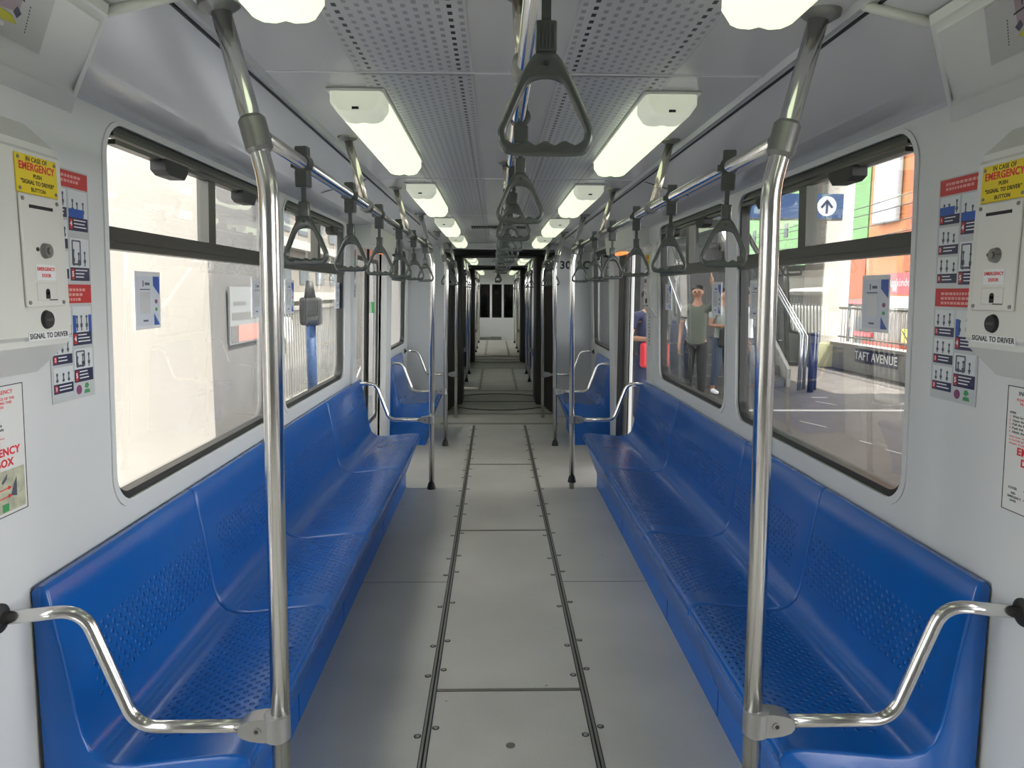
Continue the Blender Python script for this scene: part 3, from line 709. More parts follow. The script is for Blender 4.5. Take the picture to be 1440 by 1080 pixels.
# ------------------------------------------------------------------ door headers, doors
MAPW = (0.30, 0.155)
for s in (-1, 1):
    n = SIDE[s]
    # near door header: oblique flat cover over the cove
    b = MB(); sec_ = [(1.137, 1.965, 2.045), (1.09, 1.91, 2.080), (0.832, 1.555, 2.129), (0.820, 1.545, 2.158), (1.0, 1.78, 2.108), (1.133, 1.965, 2.090)]
    a = [b.bm.verts.new((s*x, y, z)) for x, y, z in sec_]; c = [b.bm.verts.new((s*x, -1.3, z)) for x, y, z in sec_]
    for i in range(6): b.bm.faces.new((a[i], a[(i+1) % 6], c[(i+1) % 6], c[i]))
    b.bm.faces.new(a); b.bm.faces.new(c[::-1])
    bmesh.ops.bevel(b.bm, geom=[e for e in b.bm.edges if e.calc_length() > 0.1 and max(v.co.z for v in e.verts) < 2.13 and max(abs(v.co.x) for v in e.verts) < 1.1], offset=0.012, segments=3, affect='EDGES')
    root = empty('door_header', (s*1.03, 1.0, 2.1)); tag(root, 'cream door gear cover at the top %s corner, nearest the camera' % n, 'door header cover')
    b.build('cover', m_cover, root, True, 40)
    MB().tube([(s*.835, 1.560, 2.150), (s*.77, 1.575, 2.172), (s*.70, 1.575, 2.188)], .011, 10).build('edge_bead', m_cover, root)
    MB().box(min(s*1.15, s*1.145), max(s*1.15, s*1.145), 1.60, 1.64, 2.035, 2.045).build('catch_slot', m_rubber, root)
    # far door header above the doorway
    root = empty('door_header', (s*1.12, 6.45, 2.0)); tag(root, 'pale cover with amber lamp over the %s doorway halfway down the car' % n, 'door header cover')
    b = MB().prism([(1.14, 1.955), (1.03, 1.955), (1.02, 1.965), (1.00, 2.112), (1.14, 2.10)], lambda x, z: Vector((s*x, DOOR[0]-.05, z)), lambda x, z: Vector((s*x, DOOR[1]+.05, z)))
    b.build('cover', m_cover, root)
    b = MB(); b.box(min(s*1.05, s*1.12), max(s*1.05, s*1.12), 6.55, 6.85, 1.935, 1.958, 0.008, 2); b.build('amber_lamp', m_amber, root)
    # route map on the near header
    p0 = Vector((s*1.09, 0, 2.080)); p1 = Vector((s*0.832, 0, 2.129)); up = (p1-p0).normalized(); X = Vector((0, -s, 0)); Z = X.cross(up)
    mw = Matrix((X, up, Z)).transposed().to_4x4(); mw.translation = p0+up*0.072+Z*0.0015+Vector((0, 1.64, 0))
    mp = empty('route_map', mw=mw); tag(mp, 'route map sticker on the cream cover at the top %s corner' % n, 'map sticker')
    w_ = 0.55; x0, x1 = (-w_, 0) if s < 0 else (0, w_)
    LMB().box(x0, x1, 0, .175, 0, .0008).build('sheet', mat('map_sheet', (0.52, 0.53, 0.50), 0.4) if s < 0 else bpy.data.materials['map_sheet'], mp)
    mv = mat('map_mauve', (0.38, 0.30, 0.34), 0.5) if s < 0 else bpy.data.materials['map_mauve']
    yl = mat('map_yellow', (0.60, 0.58, 0.03), 0.5) if s < 0 else bpy.data.materials['map_yellow']
    d = -s
    def q(pts, z, nm, m_): LMB().prism([(-d*a_, b_) for a_, b_ in pts], lambda x, y: Vector((x, y, z)), lambda x, y: Vector((x, y, z+.0006))).build(nm, m_, mp)
    q([(.075, .175), (.085, .085), (.13, .075), (.55, .14), (.55, .175)], .0008, 'land_area', mv)
    q([(.085, .052), (.10, .068), (.55, .122), (.55, .092), (.12, .045)], .0014, 'bay_band', yl)
    q([(.078, .085), (.092, .098), (.100, .080), (.088, .068)], .002, 'station_mark', m_navy)
    q([(.076, .118), (.23, .150), (.23, .153), (.076, .122)], .002, 'pointer_line', m_black)
    text('Taft Avenue', .022, m_black, mp, (.15 if s > 0 else -.15), .142, .002, bold=.02)
    LMB().box(min(-d*.118, -d*.150), max(-d*.118, -d*.150), .028, .040, .0008, .002).build('caption_box', m_white, mp)
    for k in range(9): pass
    b = LMB()
    for k in range(9): b.disc((-d*(.058+.0), .042+k*.0088, .001), (0, 0, 1), .0017, .001, 8)
    b.build('dotted_line', m_black, mp)
    for ch in mp.children:                                     # the sheet is cut on the slant, like the end of the cover
        for v_ in ch.data.vertices: v_.co.x += s*1.30*v_.co.y

# doors: left far door closed, near doors closed, right far door open with its leaf pushed aside
m_leaf = mat('door_leaf_paint', (0.62, 0.62, 0.60), 0.35)
ND = [0]
def leaf(root, s, y0, y1, d0=0.02, d1=0.055):
    w0, w1 = y0+0.11, y1-0.11
    ou = rr_outer(w0, w1, .42, 1.86, y0, y1, 0.02, DZ, .05)
    o = MB().ring(ou, rr(w0, w1, .42, 1.86, .05), wf(s, d0), wf(s, d1)).build('door_leaf', m_leaf, root)
    MB().ring(rr(w0-.03, w1+.03, .39, 1.89, .07), rr(w0+.012, w1-.012, .432, 1.848, .045), wf(s, d0-.006), wf(s, d0+.006)).build('leaf_gasket', m_gasket, o)
    MB().prism(rr(w0, w1, .42, 1.86, .05), wf(s, d0+.015), wf(s, d0+.018)).build('leaf_pane', m_glass, o)
def door(s, y0, y1, label=None):
    ND[0] += 1; root = empty('door_%d' % ND[0], (s*1.2, (y0+y1)/2, 0)); tag(root, kind='structure')
    n = 2; w_ = (y1-y0-0.06)/n
    for k in range(n):
        a = y0+0.03+k*w_; c = a+w_
        ou = rr_outer(a+.07, c-.07, .42, 1.86, a+.004, c-.004, 0.02, DZ-.01, .05)
        o = MB().ring(ou, rr(a+.07, c-.07, .42, 1.86, .05), wf(s, .02), wf(s, .05)).build('door_leaf', m_leaf, root)
        MB().ring(rr(a+.045, c-.045, .395, 1.885, .07), rr(a+.08, c-.08, .43, 1.85, .045), wf(s, .014), wf(s, .03)).build('leaf_gasket', m_gasket, o)
        MB().prism(rr(a+.07, c-.07, .42, 1.86, .05), wf(s, .034), wf(s, .037)).build('leaf_pane', m_glass, o)
    MB().prism([((y0+y1)/2-.02, .02), ((y0+y1)/2+.02, .02), ((y0+y1)/2+.02, DZ-.01), ((y0+y1)/2-.02, DZ-.01)], wf(s, .005), wf(s, .04)).build('edge_rubber', m_rubber, root)
    return root
door(-1, *DOOR); door(-1, *NDOOR)
# open right door: folded leaves stand against the far jamb
ND[0] += 1; root = empty('door_%d' % ND[0], (1.15, 6.9, 0)); tag(root, kind='structure')
for i, x in enumerate((1.135, 1.185)):
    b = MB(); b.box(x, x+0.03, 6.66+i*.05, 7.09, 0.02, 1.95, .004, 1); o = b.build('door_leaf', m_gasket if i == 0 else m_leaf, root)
    MB().box(x-.003, x, 6.66+i*.05, 6.68+i*.05, 0.02, 1.95).box(x-.004, x, 6.78, 6.80, .02, 1.95).build('leaf_edge_trim', m_alu, o)
for s in (-1, 1):                                              # door posts standing proud of the wall
    for y0, y1 in ((7.12, 7.45), (5.62, 5.78)):
        b = MB().prism([(y0, 0), (y1, 0), (y1, 1.965), (y0, 1.965)], wf(s, -0.055 if y0 > 7 else -0.02), wf(s, 0.02))
        tag(b.build('trim_%d' % (5 if s < 0 else 6), m_wall), kind='structure')
tag(MB().box(-1.19, -1.165, 6.78, 6.80, 1.40, 1.50).build('sticker', m_green), 'small green sticker on the left door leaf', 'sticker')

# ------------------------------------------------------------------ emergency boxes
m_box = mat('box_paint', (0.68, 0.68, 0.64), 0.38); m_plate = mat('plate_paint', (0.70, 0.69, 0.65), 0.35)
def emergency_box(s, y1, label, x_=1.05, near=.35):
    """y1 = far edge of the front face"""
    x_ = s*x_
    X = Vector((0, -s, 0)); Y = Vector((0, 0, 1)); Z = X.cross(Y)
    fm = Matrix((X, Y, Z)).transposed().to_4x4(); fm.translation = Vector((x_, y1-0.10, 1.68))
    root = empty('emergency_box', mw=fm); tag(root, label, 'emergency box')
    # local x runs towards -s*y; far edge at local xf
    e = 1 if s < 0 else -1                                    # local x of "far" direction
    xf, xn = e*0.105, -e*near; dp = WX(1.4)-abs(x_)-.004
    b = LMB()
    face = [(xn, -.195), (xf, -.195), (xf, .225), (xn, .225)]
    back = [(xn, -.275), (xf+e*.03, -.275), (xf+e*.03, .30), (xn, .30)]
    a = [b.bm.verts.new((x, y, 0)) for x, y in face]; c = [b.bm.verts.new((x, y, -dp+(.010 if y > 0 else 0))) for x, y in back]
    for i in range(4): b.bm.faces.new((a[i], a[(i+1) % 4], c[(i+1) % 4], c[i]))
    b.bm.faces.new(a); b.bm.faces.new(c[::-1])
    bmesh.ops.bevel(b.bm, geom=[ed for ed in b.bm.edges if max(v.co.z for v in ed.verts) > -.01], offset=.014, segments=4, affect='EDGES')
    b.build('housing', m_box, root, True, 50)
    pl = LMB().box(-.072, .068, -.118, .120, 0, .006, .004, 2).build('cover_plate', m_plate, root)
    for x, y in ((-.063, .110), (.058, .110), (-.063, -.108), (.058, -.108)): LMB().disc((x, y, .006), (0, 0, 1), .0045, .002, 10).build('screw', m_zinc, pl)
    LMB().box(-.042, .040, .092, .099, .005, .0075).build('slot', m_dark, pl)
    LMB().disc((.002, .004, .006), (0, 0, 1), .017, .010, 24, .015).disc((.002, .004, .016), (0, 0, 1), .008, .004, 16).build('lock', m_zinc, pl, True)
    LMB().disc((-.024, .006, .006), (0, 0, 1), .0045, .002, 10).build('pin', m_rubber, pl)
    lb = LMB().box(-.034, .034, -.060, -.026, .006, .0068).build('door_label', m_white, pl)
    text('EMERGENCY', .0105, m_redtext, lb, 0, -.036, .0069, bold=.03); text('DOOR', .0105, m_redtext, lb, 0, -.050, .0069, bold=.03)
    LMB().box(-.036, .036, -.104, -.066, .0055, .0072, .0015, 1).build('hatch', m_plate, pl)
    LMB().box(-.007, .007, -.100, -.085, .007, .0082).disc((0, -.085, .007), (0, 0, 1), .007, .0012, 14).build('keyhole', m_dark, pl)
    LMB().box(.004, .034, -.1035, -.1015, .007, .0080).build('hatch_gap', m_dark, pl)
    bt = LMB().disc((.0, -.146, 0), (0, 0, 1), .021, .007, 28, .018).build('call_button', m_rubber, root, True)
    LMB().box(-.012, .012, -.149, -.143, .007, .0076).build('button_print', m_alu, bt)
    lb = LMB().box(-.068, .078, -.190, -.172, 0, .0012).build('button_label', m_white, root)
    text('SIGNAL TO DRIVER', .0165, m_black, lb, .005, -.181, .0014, bold=.02, sx=.92)
    yp = LMB().box(-.073, .073, .122, .203, 0, .003, .002, 2).build('yellow_sign', m_yellow, root)
    for x, y in ((-.063, .194), (.063, .194), (-.063, .131), (.063, .131)): LMB().disc((x, y, .003), (0, 0, 1), .004, .0015, 10).build('sign_screw', m_zinc, yp)
    text('IN CASE OF', .0135, m_black, yp, 0, .194, .0031, bold=.015)
    text('EMERGENCY', .0225, m_redtext, yp, 0, .178, .0031, bold=.03, sx=.92)
    text('PUSH', .012, m_black, yp, 0, .160, .0031, bold=.02)
    text('"SIGNAL TO DRIVER"', .0125, m_black, yp, 0, .146, .0031, bold=.02, sx=.93)
    text('BUTTON', .012, m_black, yp, 0, .131, .0031, bold=.02)
    return root
for s in (-1, 1): emergency_box(s, 1.75 if s < 0 else 1.71, 'off-white emergency box with yellow sign on the near %s wall' % SIDE[s])
emergency_box(1, 5.71, 'off-white emergency box by the open right doorway, farther down the car', 1.10, .17)

# ------------------------------------------------------------------ safety posters and notices
m_sheet = mat('poster_sheet', (0.55, 0.57, 0.58), 0.25); m_pic = mat('poster_picture', (0.66, 0.69, 0.70), 0.3); m_ink = mat('poster_ink', (0.08, 0.09, 0.13), 0.4)
def poster(s):
    y = 1.828 if s < 0 else 1.998
    root = empty('safety_poster', mw=wall_frame(s, y, 1.315, .001)); tag(root, 'tall red, white and navy safety poster on the %s wall beside the emergency box' % SIDE[s], 'poster')
    W, H = .194, .588; LMB().box(0, W, 0, H, 0, .0012).build('sheet', m_sheet, root)
    k = H/1240.0                                              # layout units measured down from the top
    def R(b, x0, x1, t0, t1, z=.0012, h=.0006): b.box(x0, x1, H-t1*k, H-t0*k, z, z+h)
    
    hds = []
    for ta, tb in ((8, 95), (610, 712)): b = LMB(); R(b, .004, W-.003, ta, tb); hds.append(b.build('red_header', m_red, root))
    for t, n_ in ((28, 2), (632, 3)):
        b = LMB()
        for j in range(n_):
            x = .030
            while x < W-.035+(-.02 if j else 0):
                w_ = random.uniform(.006, .014); R(b, x, x+w_, t+j*26, t+j*26+15, .0018, .0004); x += w_+.004
        b.build('header_print', m_pink, hds[0 if t < 100 else 1])
    L = [(105, 255), (270, 420), (435, 580), (730, 880), (895, 1035), (1050, 1190)]
    Rr = [(105, 320), (360, 590), (730, 945), (965, 1150)]
    nos = {0: '123123', 1: '4545'}
    for i, (x0, x1, cells) in enumerate(((.008, .092, L), (.100, .187, Rr))):
        for j, (t0, t1) in enumerate(cells):
            tc = t1-(52 if i == 0 else 72); pic, cap, num, fig = LMB(), LMB(), LMB(), LMB()
            R(pic, x0, x1, t0, tc, .0012, .0006); R(cap, x0, x1, tc, t1, .0012, .0006); R(num, x0+.003, x0+.015, tc+8, t1-8, .0018, .0004)
            cell = pic.build('picture', m_pic, root); cp = cap.build('caption', m_navy, root); num.build('number_tag', m_red, cp)
            text(nos[i][j], .013 if i == 0 else .018, m_white, cp, x0+.009, H-(tc+t1)/2*k, .0023, 'number', .03, ext=.0002)
            ln = LMB()
            for q_ in range(2 if i == 0 else 3): R(ln, x0+.022, x1-.008-random.uniform(0, .02), tc+12+q_*18, tc+18+q_*18, .0018, .0004)
            ln.build('caption_print', m_white, cp)
            for q_ in range(3):                               # small figures
                cx = x0+.016+q_*.026+random.uniform(-.004, .004); hh = random.uniform(.35, .6)*(tc-t0)
                R(fig, cx-.002, cx+.002, tc-hh-10, tc-8, .0018, .0004); R(fig, cx-.005, cx+.005, tc-hh*.7, tc-hh*.4, .0018, .0004)
                fig.disc((cx, H-(tc-hh-16)*k, .0018), (0, 0, 1), .0042, .0004, 10)
            if (i, j) in ((1, 1), (1, 3)):
                fr2 = rr(x0+.008, x0+.048, H-(tc-12)*k, H-(t0+10)*k, .004); fi = rr(x0+.012, x0+.044, H-(tc-24)*k, H-(t0+18)*k, .002)
                fig.ring(fr2, fi, lambda a_, b_: Vector((a_, b_, .0022)), lambda a_, b_: Vector((a_, b_, .0028)))
            fig.build('figures', m_ink, cell)
            blu = LMB()
            if (i, j) in ((0, 0), (1, 0)): R(blu, x0, x1-.02, tc-45, tc, .0021, .0003); blu.build('blue_panel', m_blueprint, cell)
            if (i, j) == (1, 2): R(blu, x0, x0+.014, tc-95, tc, .0021, .0003); R(blu, x1-.014, x1, tc-95, tc, .0021, .0003); blu.build('blue_panel', m_blueprint, cell)
    LMB().disc((.118, H-1192*k, .0012), (0, 0, 1), .0125, .0006, 20).build('round_emblem', mat('emblem_mauve', (.25, .06, .16), .4) if s < 0 else bpy.data.materials['emblem_mauve'], root)
    b = LMB(); b.prism([(.142, .010), (.170, .010), (.166, .020), (.146, .020)], lambda x, y: Vector((x, y, .0012)), lambda x, y: Vector((x, y, .0018)))
    b.prism([(.146, .026), (.156, .022), (.166, .030), (.158, .038), (.148, .036)], lambda x, y: Vector((x, y, .0012)), lambda x, y: Vector((x, y, .0018)))
    b.build('leaf_emblem', m_green, root)
for s in (-1, 1): poster(s)
m_notice = mat('notice_sheet', (0.70, 0.70, 0.68), 0.4); m_photo = mat('notice_photo', (0.45, 0.45, 0.33), 0.4, var=.25, scale=40)
for s in (-1, 1):
    W, H = .245, .300
    y = (1.715-W) if s < 0 else 1.69
    r = empty('emergency_notice', mw=wall_frame(s, y, 1.088, .001)); tag(r, 'framed red and black emergency notice low on the near %s wall' % SIDE[s], 'notice')
    LMB().box(0, W, 0, H, 0, .001).build('sheet', m_notice, r)
    LMB().ring(rr(.001, W-.001, .001, H-.001, .0005, 1), rr(.003, W-.003, .003, H-.003, .0005, 1), lambda a_, b_: Vector((a_, b_, .001)), lambda a_, b_: Vector((a_, b_, .0016))).build('border_line', m_black, r)
    T = lambda t, sz, m_, x, yy, bo=.02, al='CENTER', sx=1: text(t, sz, m_, r, x, yy, .0011, bold=bo, align=al, sx=sx)
    T('IN CASE OF EMERGENCY', .0125, m_redtext if s < 0 else m_black, W/2, .283, sx=1.15)
    T('PLEASE WAIT FOR THE ADVICE OF THE', .0080, m_redtext, W/2, .268, sx=1.2); T('TRAIN DRIVER BEFORE USING THIS', .0080, m_redtext, W/2, .259, sx=1.2); T('EMERGENCY EXIT BOX', .0080, m_redtext, W/2, .250, sx=1.2)
    T('STEPS:', .0070, m_black, .012, .236, al='LEFT')
    for i, t in enumerate(("Wait for train driver's advice", 'Open the cover', 'Pull the RED EMERGENCY LEVER', 'Push the door and close it manually', 'Alight the train carefully')):
        T('%d.' % (i+1), .0070, m_redtext, .012, .227-i*.009, al='LEFT'); T(t, .0074, m_black, .022, .227-i*.009, al='LEFT', sx=1.3)
    for i, t in enumerate(('Improper use of this emergency device', 'is strictly prohibited and may cause', 'danger to passengers')): T(t, .0062, m_redtext, .014, .180-i*.008, .005, 'LEFT', 1.5)
    T('EMERGENCY', .0245, m_redtext, W/2-(.0 if s > 0 else -.02), .147, .035, sx=1.1); T('DOORBOX', .0245, m_redtext, W/2+.005, .122, .035, sx=1.1)
    ph = LMB().box(.145, W-.010, .010, .106, .001, .0018).build('photo_print', m_photo, r)
    LMB().prism([(.185, .045), (.205, .040), (.206, .085), (.196, .070)], lambda a_, b_: Vector((a_, b_, .0018)), lambda a_, b_: Vector((a_, b_, .0022))).prism([(.155, .082), (.175, .098), (.172, .086), (.158, .076)], lambda a_, b_: Vector((a_, b_, .0018)), lambda a_, b_: Vector((a_, b_, .0022))).build('lever_print', m_ink, ph)
    LMB().box(.154, .176, .012, .030, .0018, .0021).build('green_patch', m_green, ph)
    T('COVER', .0085, m_black, .035, .058); T('RED', .0075, m_black, .038, .046); T('EMERGENCY', .0075, m_black, .042, .037); T('LEVER', .0075, m_black, .038, .028)
    b = LMB()
    for yy, dy in ((.058, .006), (.037, .008)): b.prism([(.072, yy), (.178, yy+dy), (.178, yy+dy+.0022), (.072, yy+.0022)], lambda a_, b_: Vector((a_, b_, .002)), lambda a_, b_: Vector((a_, b_, .0024))).prism([(.176, yy+dy-.004), (.188, yy+dy+.001), (.176, yy+dy+.006)], lambda a_, b_: Vector((a_, b_, .002)), lambda a_, b_: Vector((a_, b_, .0024)))
    b.build('red_arrow', m_redtext, r)
# vertical door strip texts and left sign strip
for s, nm in ((1, 'vertical black lettering strip on the right wall before the open doorway'), (-1, 'narrow strip of small coloured signs on the left wall before the door')):
    r = empty('sign_strip', mw=wall_frame(s, 5.68 if s > 0 else 5.64, 1.18 if s > 0 else 1.55, .022)); tag(r, nm, 'sign strip')
    H = .30 if s > 0 else .36
    LMB().box(0, .06, 0, H, 0, .001).build('sheet', m_sheet if s < 0 else m_wall, r)
    if s > 0:
        b = LMB()
        for k in range(11): b.box(.012, .012+random.uniform(.012, .026), .012+k*.026, .028+k*.026, .001, .002)
        b.build('glyph_marks', m_black, r)
    else:
        for k, m_ in enumerate((m_red, m_green, m_navy, m_white)): LMB().box(.012, .048, H-.05-k*.07, H-.012-k*.07, .001, .002).build('coloured_block', m_, r)
        b = LMB()
        for k in range(4): b.disc((.03, .02+k*.028, .001), (0, 0, 1), .009, .001, 12)
        b.build('black_mark', m_black, r)

# ------------------------------------------------------------------ information stickers on the glass (code square left blank)
m_stick = mat('sticker_sheet', (0.60, 0.63, 0.70), 0.35); m_clear = mat('sticker_margin', (0.72, 0.72, 0.74), 0.3)
def sticker(s, y, label):
    r = empty('window_sticker', mw=wall_frame(s, y, 1.485, -.034)); r.scale = (1.05, .74, 1); tag(r, label, 'sticker', 'blue and white stickers on the panes')
    W, H = .150, .215
    LMB().box(-.008, W+.008, -.015, H+.02, 0, .0008).build('backing', m_clear, r); LMB().box(0, W, 0, H, .0008, .0014).build('sheet', m_stick, r)
    f0, f1 = (lambda a_, b_: Vector((a_, b_, .0014))), (lambda a_, b_: Vector((a_, b_, .0020)))
    LMB().prism([(.108, H), (W, H), (W, .135), (.108, .175)], f0, f1).build('blue_corner', m_blueprint, r); LMB().prism([(.112, .0), (W, 0), (.112, .052)], f0, f1).build('blue_corner', m_blueprint, r)
    LMB().box(.022, .088, .052, .148, .0014, .0018).build('grey_square', m_alu if False else m_ceil, r)
    LMB().box(.022, .088, .155, .160, .0014, .0018).box(.04, .072, .018, .026, .0014, .0018).box(.040, .046, .170, .196, .0014, .0018).box(.055, .085, .176, .188, .0014, .0018).build('print_line', m_ink, r)
    LMB().disc((.127, .105, .0014), (0, 0, 1), .010, .0005, 16).build('round_emblem', bpy.data.materials['emblem_mauve'], r)
    LMB().disc((.127, .070, .0014), (0, 0, 1), .009, .0005, 6).build('leaf_emblem', m_green, r)
for s, y, l in ((-1, 2.345, 'blue and white sticker on the nearest left window pane, left part'), (-1, 3.46, 'blue and white sticker at the far side of the nearest left window'),
                (-1, 4.00, 'blue and white sticker at the near edge of the second left window'), (-1, 5.25, 'small blue and white sticker at the far edge of the second left window'),
                (1, 2.46, 'blue and white sticker on the nearest right window in front of the orange building'), (1, 3.56, 'blue and white sticker at the far edge of the nearest right window'),
                (1, 4.19, 'blue and white sticker on the second right window over the standing passenger'),
                (1, 5.34, 'small pale sticker at the far edge of the second right window')):
    sticker(s, y, l)
# ------------------------------------------------------------------ outside, right: the station platform
m_plat = mat('platform_floor', (0.070, 0.062, 0.058), 0.6, bump=.05, scale=4, var=.25); m_conc = mat('concrete', (0.30, 0.29, 0.27), 0.7, bump=.1, scale=8, var=.15)
m_cream = mat('cream_paint', (0.48, 0.44, 0.39), 0.6, var=.05, scale=2); m_yel = mat('pale_yellow', (0.62, 0.60, 0.36), 0.6)
m_orange = mat('orange_facade', (0.33, 0.115, 0.035), 0.7, var=.08, scale=.6); m_orange2 = mat('deep_orange', (0.29, 0.070, 0.020), 0.7); m_greenf = mat('green_facade', (0.095, 0.21, 0.07), 0.7, var=.1, scale=.5)
m_stair = mat('stair_grey', (0.10, 0.10, 0.10), 0.6); m_railing = mat('railing_paint', (0.22, 0.22, 0.20), 0.5, .4); m_wirem = mat('wire', (0.02, 0.02, 0.02), 0.6)
b = MB().box(1.30, 7.45, -14, 40, -0.12, -0.03); tag(b.build('floor_platform', m_plat), kind='structure')
b = MB().box(1.9, 7.6, -14, 40, 4.15, 4.35).box(7.6, 9.6, -14, 11.3, 4.15, 4.35); tag(b.build('ceiling_platform', mat('canopy', (0.30, 0.31, 0.32), .7)), kind='structure')  # second box: strip added past the canopy edge to shade the near platform
b = MB().box(7.45, 7.65, 5, 22, -0.3, 0.50).box(7.40, 7.70, 5, 22, 0.48, 0.54); tag(b.build('wall_parapet', m_conc), kind='structure')
b = MB().box(7.66, 80, -40, 90, -5.1, -5.0).box(-80, -2.0, -40, 90, -0.5, -0.42); tag(b.build('floor_street', mat('asphalt', (0.11, 0.105, 0.10), .8)), kind='structure')
b = MB().box(1.5, 7.9, 17.3, 17.5, -.03, 2.25).box(1.5, 5.3, 17.5, 17.7, -.03, 4.15).box(1.35, 2.0, 20, 24, -.03, 4.15); tag(b.build('wall_station', mat('station_dark', (0.045, 0.05, 0.045), .7, var=.4, scale=1.5)), kind='structure')
pb = MB().box(7.15, 7.75, 16.1, 17.1, -0.03, 4.15, .02, 1); r = empty('column', (7.65, 16.6, 0)); tag(r, 'broad cream column beyond the staircase on the platform', 'column')
pb.build('shaft', m_cream, r); MB().box(7.13, 7.77, 16.08, 17.12, -0.03, 0.50).build('yellow_base', m_yel, r)
r = empty('railing', (7.5, 14, .5)); tag(r, 'grey metal railing on top of the parapet behind the sunlit platform', 'railing')
MB().tube([(7.52, 8, 1.28), (7.52, 16.0, 1.28)], .025, 8).tube([(7.52, 8, .66), (7.52, 16.0, .66)], .02, 8).build('rail', m_railing, r)
for k in range(58): MB().tube([(7.52, 8+k*.138, .54), (7.52, 8+k*.138, 1.28)], .009, 6).build('baluster', m_railing, r)
r = empty('station_sign', mw=wall_frame(1, 15.0, 0.16, 0)); r.matrix_world.translation = Vector((7.44, 15.0, 0.19)); tag(r, 'dark blue TAFT AVENUE board on the grey parapet', 'sign')
LMB().box(0, 1.6, 0, .27, 0, .015).build('board', m_navy, r); text('TAFT AVENUE', .24, m_white, r, .8, .135, .016, bold=.01, ext=.002)
# staircase
r = empty('staircase', (4.2, 12.3, 0)); tag(r, 'dark staircase with steel handrails climbing away on the platform', 'staircase')
b = MB()
for k in range(16): b.box(3.3, 5.0, 12.6+k*.27, 17, -.03+k*.17, -.03+(k+1)*.17)
b.build('steps', m_stair, r)
for x in (5.06,):
    pr_ = [(12.55, -.03), (12.95, -.03), (16.9, 2.5), (16.9, 3.0), (12.55, .28)]
    MB().prism(pr_, lambda y, z: Vector((x-.03, y, z)), lambda y, z: Vector((x+.03, y, z))).build('stringer', m_conc, r)
MB().tube([(5.08, 12.15, -.03), (5.08, 12.15, .90), (5.08, 16.9, 3.9)], .035, 10).tube([(5.22, 12.3, -.03), (5.22, 12.3, .86), (5.22, 16.9, 3.75)], .03, 10).tube([(3.2, 12.2, -.03), (3.2, 12.2, .9), (3.2, 16.9, 3.9)], .03, 10).build('handrail', mat('stair_rail_steel', (.45, .46, .48), .3, .9), r)
for k in range(2): MB().tube([(5.16+k*.18, 11.9+k*.3, -.03), (5.16+k*.18, 11.9+k*.3, .95)], .05, 10).build('stair_post', m_navy, r)
# hanging blue sign with an arrow
r = empty('direction_sign', mw=front_frame(3.3, 8.0, 2.40)); tag(r, 'blue overhead sign with a white upward arrow above the platform', 'sign')
LMB().box(-1.6, .40, 0, .26, -.05, 0).build('board', mat('sign_blue', (.02, .07, .20), .4), r)
LMB().box(-1.6, .40, -.02, 0, -.05, 0).box(-1.5, -1.47, .26, 1.76, -.03, -.02).box(.2, .23, .26, 1.76, -.03, -.02).build('hanger', m_alu, r)
b = LMB().disc((.22, .13, 0), (0, 0, 1), .105, .004, 30); dsk = b.build('white_disc', m_white, r)
LMB().box(.207, .233, .05, .17, .004, .008).prism([(.15, .12), (.22, .205), (.29, .12), (.27, .105), (.22, .165), (.17, .105)], lambda a_, b_: Vector((a_, b_, .004)), lambda a_, b_: Vector((a_, b_, .008))).build('arrow', mat('arrow_navy', (.01, .03, .10), .4), dsk)
text('EXIT', .17, m_white, r, -.95, .13, .001, bold=.01)
# buildings across the street
def facade(name, x, y0, y1, z0, z1, m_, label, cols, rows, wm, bw=.8, bh=1.2, extra=None):
    r = empty(name, (x, (y0+y1)/2, z0)); tag(r, label, 'building'); MB().box(x, x+8, y0, y1, z0, z1).build('walls', m_, r)
    for i in range(cols):
        for j in range(rows):
            yc = y0+(i+.5)*(y1-y0)/cols; zc = z0+(j+.6)*(z1-z0)/rows
            MB().box(x-.06, x+.02, yc-bw/2, yc+bw/2, zc-bh/2, zc+bh/2).build('window', wm, r)
    return r
m_win = mat('far_window', (0.06, 0.07, 0.08), .6, spec=.2)
o_ = facade('building', 26, 36, 51.4, -5, 22, m_orange, 'tall orange building across the street behind the railing', 4, 6, m_win, .7, 1.0)
MB().box(25.9, 26.02, 44.4, 46.6, 3.0, 22).build('deep_orange_panel', m_orange2, o_)
g_ = facade('building', 30, 60, 88, -5, 30, m_greenf, 'light green building far behind the staircase', 6, 7, m_win, .9, 1.4)
MB().box(26, 29.8, 51.6, 54.4, 4.9, 24).build('green_wing', m_greenf, g_); MB().box(26, 29.8, 51.6, 54.4, -5, 4.9).build('lower_wing', m_orange2, g_)
bb = MB().box(25.5, 25.93, 47.3, 50.2, 6.2, 13.5, .15, 3); tag(bb.build('billboard', mat('billboard_white', (.30, .31, .32), .5)), 'large white billboard on the orange building', 'billboard')
r = empty('shop_building', (22, 30, -5)); tag(r, 'low grey shop block in front of the orange building at the street', 'building')
MB().box(22, 25.5, 33, 50, -5, 1.2).build('walls', mat('shop_grey', (.15, .135, .12), .8, var=.3, scale=1.2), r); MB().box(21.2, 22, 38, 42, -1.5, -1.05).build('awning', mat('awning_red', (.32, .05, .03), .6), r)
for ya, yb, za, zb in ((36.2, 37.4, -.9, .3), (42.6, 44.2, -.6, .2), (45.0, 46.4, .1, .9), (45.0, 46.4, -1.4, -.5), (39.0, 41.5, -2.6, -1.6)): MB().box(21.9, 22.02, ya, yb, za, zb).build('shop_window', m_win, r)
